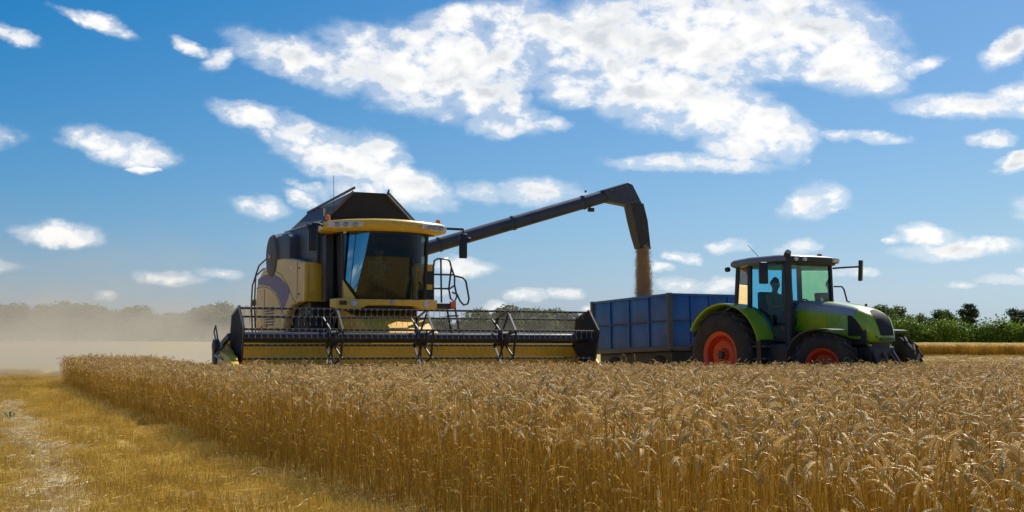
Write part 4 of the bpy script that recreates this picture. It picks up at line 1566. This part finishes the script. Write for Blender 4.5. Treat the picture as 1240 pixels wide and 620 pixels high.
MB().bb(-L_T + .12, -.12, -1.06, 1.06, ZB - .36, ZB - .072).obj('chassis_shade_block', M['black'], trailer, bevel=.01)  # dark block added to stand for chassis and shade under the body
for xa in (-.7, -2.75):
    MB().bb(xa - .06, xa + .06, -.95, .95, .42, .54).obj('axle', M['dark_grey'], trailer)
    MB().bb(xa - .3, xa + .3, -.4, .4, .56, ZB - .37).obj('bogie', M['dark_grey'], trailer)
    for s in (-1, 1):
        wheel(trailer, (xa, s * .98, .47), .48, .30, .27, s > 0, M['blue_dark'], M['steel'], lugs=0, dish=.06)
MB().tube([(-1.6, -1.15, ZB - .28), (-1.6, -1.18, ZB - .1)], .02, 6).obj('tip_pin', M['steel'], trailer)
MB().tube([(-2.2 + .12 * math.cos(a), -1.12, ZB - .22 + .12 * math.sin(a)) for a in np.linspace(0, 2 * PI, 14)], .012, 5).obj('chain_loop', M['steel'], trailer)
# drawbar to the tractor hitch
TR_O = Vector((5.504, 29.516, 0))
YAW = R(-55)
fxd, fyd = math.cos(YAW), math.sin(YAW)
z_r = float(tz(TR_O.x, TR_O.y))
z_f = float(tz(TR_O.x + 2.8 * fxd, TR_O.y + 2.8 * fyd))
PT = math.atan2(z_f - z_r, 2.8)
TR_O.z = z_r
tractor = empty('tractor', TR_O, (0, -PT, YAW))
tag(tractor, 'lime green tractor with orange red wheel rims hitched to the blue trailer', 'tractor')
bpy.context.view_layer.update()
hitch_w = tractor.matrix_basis @ Vector((-.95, 0, .62))
hitch_l = trailer.matrix_basis.inverted() @ hitch_w
MB().bar((-.3, -.35, ZB - .3), hitch_l, .09, .10).bar((-.3, .35, ZB - .3), hitch_l, .09, .10).obj('drawbar', M['dark_grey'], trailer)

# grain heaped inside the trailer
gv_, gf_ = [], []
nx_, ny_ = 22, 16
for i in range(nx_ + 1):
    for j in range(ny_ + 1):
        x = -.09 - (L_T - .18) * i / nx_
        y = -(W_T - .09) + 2 * (W_T - .09) * j / ny_
        zz = ZB + .42 + .42 * math.exp(-((x + 2.0) ** 2 / .9 + (y + .4) ** 2 / .6)) + random.uniform(-.006, .006)
        gv_.append(trailer.matrix_basis @ Vector((x, y, zz)))
nb_ = len(gv_)
for i in range(nx_):
    for j in range(ny_):
        a = i * (ny_ + 1) + j
        gf_.append((a, a + 1, a + ny_ + 2, a + ny_ + 1))
hp = link_mesh('grain_heap', raw_mesh('grain_heap', gv_, gf_, [M['grain']]))
tag(hp, 'heap of harvested wheat grain lying inside the blue trailer', 'grain')

# ================================================================== TRACTOR (local: +X forward, +Y left, Z up, origin under the rear axle)
T = tractor
BON = [(1.46, .455, 2.02, 1.36), (1.8, .455, 2.01, 1.36), (2.2, .455, 1.975, 1.34), (2.6, .45, 1.92, 1.25), (2.95, .435, 1.845, 1.16), (3.2, .405, 1.76, 1.12), (3.38, .36, 1.66, 1.11), (3.48, .30, 1.50, 1.12), (3.52, .26, 1.32, 1.14)]


def bon_at(x):
    xs_ = [b[0] for b in BON]
    return [float(np.interp(x, xs_, [b[k] for b in BON])) for k in (1, 2, 3)]


def bon_sec(x, g=0.):
    w_, t_, b_ = bon_at(x)
    w_ += g
    t_ += g
    return [(x, -w_, b_ + .06), (x, -w_, t_ - .20), (x, -w_ + .015, t_ - .13), (x, -w_ + .06, t_ - .05), (x, -w_ + .15, t_ - .01), (x, 0, t_ + .012), (x, w_ - .15, t_ - .01), (x, w_ - .06, t_ - .05), (x, w_ - .015, t_ - .13),
            (x, w_, t_ - .20), (x, w_, b_ + .06), (x, w_ - .07, b_), (x, -w_ + .07, b_)]


xsB = [1.46, 1.8, 2.2, 2.45, 2.7, 2.95, 3.1, 3.25, 3.38, 3.44, 3.49, 3.53]
bonnet = MB().loft([bon_sec(x) for x in xsB]).obj('bonnet', M['green'], T, smooth=50)
for s in (0, 1):
    stp = []
    for x in (1.47, 1.8, 2.2, 2.5, 2.75, 2.95, 3.08):
        sec = bon_sec(x, .006)
        q = [Vector(sec[k]) for k in ((1, 2, 3, 4) if s == 0 else (9, 8, 7, 6))]
        if x > 2.7:
            q[0] = q[0].lerp(q[1], (x - 2.7) * 1.2)
        stp.append(q)
    MB().loft(stp, closed=False, cap=False).obj('silver_band', M['silver'], bonnet, smooth=50)
    sg = -1 if s == 0 else 1
    gp = []
    for (x, z) in ((2.92, 1.66), (3.0, 1.655), (3.1, 1.58), (3.2, 1.45), (3.27, 1.32), (3.31, 1.23), (2.92, 1.25)):
        gp.append((x, sg * (bon_at(x)[0] + .004), z))
    MB().prism(gp, (0, sg * .006, 0)).obj('side_grille', M['canvas'], bonnet)
    for k in range(6):
        xk = 2.36 + .07 * k
        MB().box((xk, sg * (bon_at(xk)[0] + .004), 1.57), (.022, .018, .26 - .012 * k)).obj('vent_slat', M['green'], bonnet, bevel=.006)
    MB().lathe([(.02, .03), (.05, .02), (.06, -.04)], (3.38, sg * .30, 1.19), 'x', 16).obj('headlamp', M['clear_lens'], bonnet)
    MB().lathe([(.012, .012), (.025, .008), (.03, -.03)], (3.36, sg * .345, 1.34), 'x', 12).obj('marker_lamp', M['clear_lens'], bonnet)
fg = []
for (x, wy, dz) in ((3.20, .16, .014), (3.30, .20, .014), (3.38, .215, .014), (3.44, .22, .016), (3.50, .21, .016)):
    w_, t_, b_ = bon_at(x)
    fg.append([(x + .012, -wy, t_ - .012), (x + .016, -wy * .5, t_ + .008), (x + .02, 0, t_ + .016), (x + .016, wy * .5, t_ + .008), (x + .012, wy, t_ - .012)])
fg.append([(3.546, -.2, 1.24), (3.552, -.1, 1.24), (3.556, 0, 1.24), (3.552, .1, 1.24), (3.546, .2, 1.24)])
MB().loft(fg, closed=False, cap=False).obj('front_grille', M['canvas'], bonnet, smooth=50)
MB().lathe([(.02, 0), (.03, .03), (.02, .05)], (2.95, .1, 1.86), 'z', 10).obj('bonnet_catch', M['black'], bonnet)
MB().bb(1.2, 1.455, -.48, .48, 1.1, 2.05).obj('firewall', M['black'], T, bevel=.04)
# chassis
MB().bb(-.35, 3.25, -.26, .26, .62, 1.12).bb(2.45, 2.85, -.75, .75, .52, .76).bb(-.18, .18, -.72, .72, .72, 1.10).obj('chassis', M['black'], T, bevel=.02)
MB().bb(1.5, 3.2, -.40, .40, 1.05, 1.36).obj('engine', M['black'], T, bevel=.03)
MB().bb(.72, 1.62, -.92, -.40, .52, 1.12).obj('fuel_tank', M['black'], T, bevel=.05)
MB().bb(.72, 1.62, .40, .92, .52, 1.12).obj('battery_box', M['black'], T, bevel=.05)
for (x0, z) in ((.98, 1.08), (1.0, .82), (1.02, .55)):
    MB().bb(x0 - .12, x0 + .22, -1.12, -.9, z - .02, z + .015).obj('step', M['dark_grey'], T)
# front linkage
fk = MB().bb(3.2, 3.55, -.38, .38, .72, 1.02).obj('front_support', M['black'], T, bevel=.03)
for s in (-1, 1):
    MB().bar((3.5, s * .30, .95), (3.78, s * .36, .50), .06, .10).obj('lift_arm', M['black'], fk)
    MB().bar((3.5, s * .2, .98), (3.72, s * .33, .62), .045).obj('lift_ram', M['dark_grey'], fk)
MB().bar((3.45, .02, 1.02), (3.62, .02, .78), .06).obj('top_link', M['dark_grey'], fk)
MB().bb(3.42, 3.50, -.34, .34, 1.03, 1.07).obj('bumper_trim', M['green'], fk)
# cab
CR, CB, CA = (.08, .74), (.52, .80), (1.50, .62)
ZC, ZR = 1.15, 2.87
for s in (-1, 1):
    MB().bar((CR[0], s * CR[1], 1.85), (CR[0] + .08, s * (CR[1] - .02), ZR), .06, .07).obj('rear_pillar', M['black'], T)
    MB().bar((CB[0] - .0, s * CB[1], ZC + .1), (CB[0] + .02, s * (CB[1] - .04), ZR), .06, .09).obj('door_pillar', M['black'], T)
    MB().bar((CA[0] + .05, s * CA[1], ZC + .1), (CA[0], s * (CA[1] + .02), ZR), .055, .07).obj('front_pillar', M['black'], T)
    MB().bar((CB[0] + .03, s * CB[1], ZC + .08), (CA[0] + .05, s * CA[1], ZC + .08), .05, .10).obj('door_sill', M['black'], T)
    MB().add([(CR[0] + .03, s * CR[1], 1.95), (CB[0] - .03, s * CB[1], 1.80), (CB[0] - .01, s * (CB[1] - .04), ZR), (CR[0] + .10, s * (CR[1] - .02), ZR)], [(0, 1, 2, 3)]).obj('quarter_window', M['glass_teal'], T)
    dr = MB().add([(CB[0] + .03, s * CB[1], ZC + .1), (CA[0] + .03, s * (CA[1] + .01), ZC + .1), (CA[0] - .01, s * (CA[1] + .03), ZR), (CB[0] + .05, s * (CB[1] - .04), ZR)], [(0, 1, 2, 3)]).obj('door_window', M['glass_teal'], T)
    MB().bar((1.12, s * .76, 1.5), (1.12, s * .76, 1.75), .03, .05).obj('door_handle', M['black'], dr)
MB().add([(1.53, -.60, 1.6), (1.53, .60, 1.6), (1.50, .62, ZR), (1.50, -.62, ZR)], [(0, 1, 2, 3)]).obj('windscreen', M['glass_teal'], T)
MB().add([(.06, -.70, 1.75), (.06, .70, 1.75), (.14, .70, ZR), (.14, -.70, ZR)], [(0, 1, 2, 3)]).obj('rear_window', M['glass_teal'], T)
MB().bar((CR[0], -.72, 1.78), (CR[0], .72, 1.78), .08, .10).obj('rear_cross_rail', M['black'], T)
MB().bb(.1, 1.5, -.62, .62, 1.10, 1.18).obj('cab_floor', M['black'], T)
rt = []
for (z, k) in ((2.86, .94), (2.90, 1.0), (2.97, .99), (3.02, .93), (3.035, .80)):
    pl = [(-.06, -.70), (.05, -.84), (.6, -.90), (1.4, -.86), (1.62, -.74), (1.70, -.4), (1.72, 0), (1.70, .4), (1.62, .74), (1.4, .86), (.6, .90), (.05, .84), (-.06, .70)]
    rt.append([(.8 + (x - .8) * k, y * k, z - .03 * abs(x - .9) / .9) for (x, y) in pl])
roof = MB().loft(rt).obj('cab_roof', M['grey_roof'], T, smooth=50)
MB().prism([(x, y, 2.815) for (x, y) in ((1.30, -.80), (1.60, -.70), (1.685, -.4), (1.70, 0), (1.685, .4), (1.60, .70), (1.30, .80))], (0, 0, .075)).prism([(x, y, 2.855) for (x, y) in ((1.45, -.80), (1.66, -.74), (1.735, -.4), (1.755, 0), (1.735, .4), (1.66, .74), (1.45, .80))], (0, 0, .105)).obj('roof_visor', M['black'], roof, bevel=.01)
for y in (-.62, -.42, .50, .66):
    MB().lathe([(.02, .03), (.048, .02), (.055, -.05)], (1.745 - .045 * (abs(y) > .6) - .01 * (abs(y) > .55), y, 2.91), 'x', 16).obj('roof_lamp', M['clear_lens'], roof)
MB().lathe([(.03, -.04), (.055, -.03), (.055, .04)], (-.06, -.82, 2.80), 'x', 12).obj('rear_work_lamp', M['black'], roof)
MB().lathe([(.055, 0), (.055, .06), (.045, .09), (.02, .10)], (1.25, .62, 3.0), 'z', 16).obj('beacon', M['red_lens'], roof)
MB().tube([(.42, -.3, 3.02), (.12, -.35, 3.34)], .006, 4).obj('antenna', M['black'], roof)
# exhaust stack
ex = MB().tube([(1.52, -.70, .95), (1.52, -.70, 2.86), (1.53, -.70, 3.02), (1.58, -.72, 3.06)], [.085, .085, .07, .062], 16).obj('exhaust_stack', M['black'], T)
MB().bb(1.44, 1.60, -.78, -.62, .62, .98).obj('exhaust_base', M['black'], ex)
# mirrors
MB().tube([(1.50, -.66, 2.80), (1.42, -.9, 2.85), (1.28, -1.12, 2.82)], .02, 6).obj('mirror_arm', M['black'], T)
MB().box((1.26, -1.14, 2.62), (.08, .20, .46), (0, 0, -.25)).obj('mirror', M['mirror_back'], T, bevel=.03, seg=3)
MB().tube([(1.53, .70, 2.76), (1.62, .95, 2.78), (1.72, 1.28, 2.80)], .022, 6).obj('mirror_arm', M['black'], T)
MB().box((1.74, 1.34, 2.72), (.08, .16, .46), (.12, .08, .5)).obj('mirror', M['mirror_back'], T, bevel=.03, seg=3)
MB().tube([(1.58, .66, 2.36), (1.62, .86, 2.36), (1.64, .90, 2.30), (1.68, .94, 2.04), (1.68, 1.02, 2.03)], .018, 6).obj('handrail', M['black'], T)
# fenders
for s in (-1, 1):
    outer, inner = [], []
    for a in np.linspace(R(152), R(12), 22):
        cx, cz, rr = .08, .98, 1.06
        outer.append((cx + rr * math.cos(a), cz + rr * math.sin(a)))
    mb = MB()
    mb.loft([[(x, s * 1.22, z), (x, s * .62, z), (.08 + (x - .08) * .965, s * .62, .98 + (z - .98) * .965), (.08 + (x - .08) * .965, s * 1.20, .98 + (z - .98) * .965)] for (x, z) in outer])
    f_ = mb.obj('rear_fender', M['green'], T, bevel=.012)
    MB().prism([(.08 + 1.02 * math.cos(a), s * .60, .98 + 1.02 * math.sin(a)) for a in np.linspace(R(150), R(15), 16)] + [(1.0, s * .60, .75), (-.6, s * .60, .9)], (0, s * .02, 0)).obj('fender_inner_wall', M['black'], f_)
    MB().bb(1.02, 1.14, s * .62, s * 1.15, .55, 1.22).obj('mudguard_flap', M['black'], T)
    pts = [(1.80, .80), (1.86, 1.02), (1.99, 1.19), (2.18, 1.32), (2.42, 1.385), (2.66, 1.40), (2.88, 1.385), (3.0, 1.365)]
    MB().loft([[(x, s * 1.17, z), (x, s * .74, z), (x + .01, s * .74, z - .025), (x + .01, s * 1.17, z - .025)] for (x, z) in pts]).obj('front_fender', M['dark_grey'], T, smooth=50)
    wheel(T, (0, s * .95, .915), .93, .50, .50, s > 0, M['orange'], M['black'], lugs=20, roll=.1)
    wheel(T, (2.65, s * (.95 if s < 0 else 1.02), .635), .645, .42, .36, s > 0, M['orange'], M['black'], lugs=18, steer=R(20))
# inside
MB().bb(.35, .75, -.25, .25, 1.55, 1.72).bb(.24, .36, -.25, .25, 1.65, 2.3).obj('seat', M['seat'], T, bevel=.04)
MB().tube([(1.42, 0, 1.2), (1.28, 0, 1.88)], .035, 8).obj('steering_column', M['black'], T)
MB().tube([(1.25 + .10 * math.sin(a), .2 * math.cos(a), 1.92 + .16 * math.sin(a)) for a in np.linspace(0, 2 * PI, 20)], .016, 6).obj('steering_wheel', M['black'], T)
MB().tube([(1.42, .35, 1.6), (1.40, .35, 1.9), (1.36, .33, 1.98)], .05, 8).bb(1.32, 1.5, -.5, .5, 1.5, 1.66).obj('dashboard', M['black'], T, bevel=.02)


# the body is a little longer than first drawn: stretch everything but the wheels along the heading
for ch in T.children:
    if ch.name.startswith('wheel'):
        ch.location.x *= 1.055
    else:
        ch.scale.x = 1.055
bonnet.scale.x = 1.0
bonnet.location.x = .04
fk.scale.x = .94
fk.location.x = .12


# ================================================================== DRIVERS
def seated_person(name, parent_obj, hip, face, label, shirt, hand_fwd=.48, hand_z=.30, turn=0.):
    """hip: local hip point; face: unit forward vector (local); built as one skinned body"""
    f = Vector(face).normalized()
    l = Vector((-f.y, f.x, 0))
    u = Vector((0, 0, 1))

    def q(a, b, c):
        return Vector(hip) + f * a + l * b + u * c
    P_, E_, Rd = [], [], []

    def add(p, r_, prev=None):
        P_.append(p); Rd.append(r_)
        if prev is not None:
            E_.append((prev, len(P_) - 1))
        return len(P_) - 1
    pel = add(q(0, 0, .08), .15)
    sp1 = add(q(-.01, 0, .25), .135, pel)
    ch = add(q(-.02, 0, .43), .155, sp1)
    nk0 = add(q(-.01, 0, .55), .085, ch)
    nk = add(q(.01, 0, .62), .055, nk0)
    h0 = add(q(.03, 0, .70), .085, nk)
    h1 = add(q(.03, 0, .78), .098, h0)
    h2 = add(q(.02, 0, .85), .075, h1)
    add(q(.125, 0, .745), .016, h1)     # nose
    for s in (-1, 1):
        add(q(.02, s * .098, .75), .018, h1)        # ear
        sh = add(q(-.01, s * .19, .50), .068, ch)
        eb = add(q(.12, s * .26, .26), .046, sh)
        wr = add(q(hand_fwd - .06, s * .18, hand_z), .032, eb)
        hn = add(q(hand_fwd, s * .165, hand_z + .02), .032, wr)
        for k, (dy, L2) in enumerate(((-.028, .07), (-.01, .08), (.01, .075), (.028, .06))):
            k1 = add(q(hand_fwd + L2 * .6, s * (.165 + dy), hand_z + .035), .009, hn)
            add(q(hand_fwd + L2 * .8, s * (.165 + dy), hand_z + .0), .008, k1)
        t1 = add(q(hand_fwd + .015, s * .125, hand_z + .045), .010, hn)
        add(q(hand_fwd + .045, s * .115, hand_z + .05), .009, t1)
        hp_ = add(q(.06, s * .10, .06), .095, pel)
        kn = add(q(.46, s * .13, .10), .068, hp_)
        an = add(q(.52, s * .13, -.30), .045, kn)
        add(q(.66, s * .13, -.345), .038, an)
    me_ = bpy.data.meshes.new(name)
    me_.from_pydata([tuple(p) for p in P_], E_, [])
    o = bpy.data.objects.new(name, me_)
    C.objects.link(o)
    sk = o.modifiers.new('skin', 'SKIN')
    if not me_.skin_vertices:
        pass
    for i, sv in enumerate(me_.skin_vertices[0].data):
        sv.radius = (Rd[i], Rd[i])
        sv.use_root = (i == 0)
    sub = o.modifiers.new('sub', 'SUBSURF')
    sub.levels = sub.render_levels = 2
    dg = bpy.context.evaluated_depsgraph_get()
    me2 = bpy.data.meshes.new_from_object(o.evaluated_get(dg))
    bpy.data.objects.remove(o)
    me2.name = name
    for m in (M['skin'], shirt, M['trousers']):
        me2.materials.append(m)
    hv = Vector(hip)
    for p in me2.polygons:
        c = p.center - hv
        a, b, z = c.dot(f), c.dot(l), c.z
        if z > .585 or (a > hand_fwd - .09 and z > hand_z - .06):
            p.material_index = 0
        elif z < .10 or a > .30 and z < .2:
            p.material_index = 2
        else:
            p.material_index = 1
        p.use_smooth = True
    o = link_mesh(name, me2)
    o.matrix_basis = parent_obj.matrix_basis.copy()
    hair = MB()
    for i in range(7):
        th = PI / 2 * (1 - i / 6) * .98
    secs_ = []
    for i in range(6):
        th = R(8 + 15 * i)
        rr = .112 * math.sin(R(90) - R(90) * (i / 5.6))
        zz = .775 + .125 * math.sin(R(90) * i / 5.2)
        secs_.append([q(.005 + rr * math.cos(a), rr * math.sin(a) * .92, zz - (.02 if math.cos(a) < 0 else -.02)) for a in np.linspace(0, 2 * PI, 15)[:-1]])
    hair.loft(secs_).obj('hair', M['hair'], o, smooth=60)
    tag(o, label, 'person')
    return o


seated_person('person', combine, (0, .62, 2.47), (0, -1, 0), 'person in pale shirt seated behind the combine windscreen', M['shirt'], .40, .30)
seated_person('person', tractor, (.55, 0, 1.70), (1, 0, 0), 'person in ochre shirt driving the green tractor', M['shirt_ochre'], .62, .22)


# ================================================================== DUST
def dust_mat():
    m = bpy.data.materials.new('harvest_dust')
    m.use_nodes = True
    t = NT(m.node_tree)
    t.n.clear()
    o = t.new('ShaderNodeOutputMaterial')
    pv = t.new('ShaderNodeVolumePrincipled')
    geo = t.new('ShaderNodeNewGeometry')
    s_ = t.new('ShaderNodeSeparateXYZ')
    t.link(geo.outputs['Position'], s_.inputs[0])
    x, y, z = s_.outputs
    nf, _ = t.noise(t.vmath('MULTIPLY', geo.outputs['Position'], (1, .45, 1.5)), .24, 5, .6)
    zz = t.math('SUBTRACT', z, .15)
    # plume height grows away from the machine, with billows
    hgt = t.math('ADD', t.math('MULTIPLY', nf, 2.9), .25)
    fall = t.math('EXPONENT', t.math('MULTIPLY', t.math('DIVIDE', t.math('MAXIMUM', zz, 0.0), hgt), -1.0))
    ex_ = t.math('MULTIPLY', t.smooth(x, -46, -38), t.smooth(x, -3.2, -9, .10, 1.0))
    ex_ = t.math('MULTIPLY', ex_, t.smooth(x, 9, 2))
    ey = t.math('MULTIPLY', t.smooth(y, 36.5, 42), t.smooth(y, 79, 66))
    top = t.smooth(z, 6.9, 4.5)
    lump = t.smooth(nf, .36, .64, .05, 2.1)
    d = t.math('MULTIPLY', t.math('MULTIPLY', fall, t.math('MULTIPLY', ex_, ey)), t.math('MULTIPLY', t.math('MULTIPLY', lump, top), DUST))
    t.link(d, pv.inputs['Density'])
    pv.inputs['Color'].default_value = (.68, .64, .54, 1)
    pv.inputs['Anisotropy'].default_value = .25
    t.link(pv.outputs[0], o.inputs['Volume'])
    return m


DUST = .10
db = MB().bb(-46, 9, 36.5, 79, -.4, 7)
dust = db.obj('dust_cloud', dust_mat(), smooth=0)
tag(dust, 'tan dust cloud drifting over the field behind the combine', 'dust', kind='stuff')
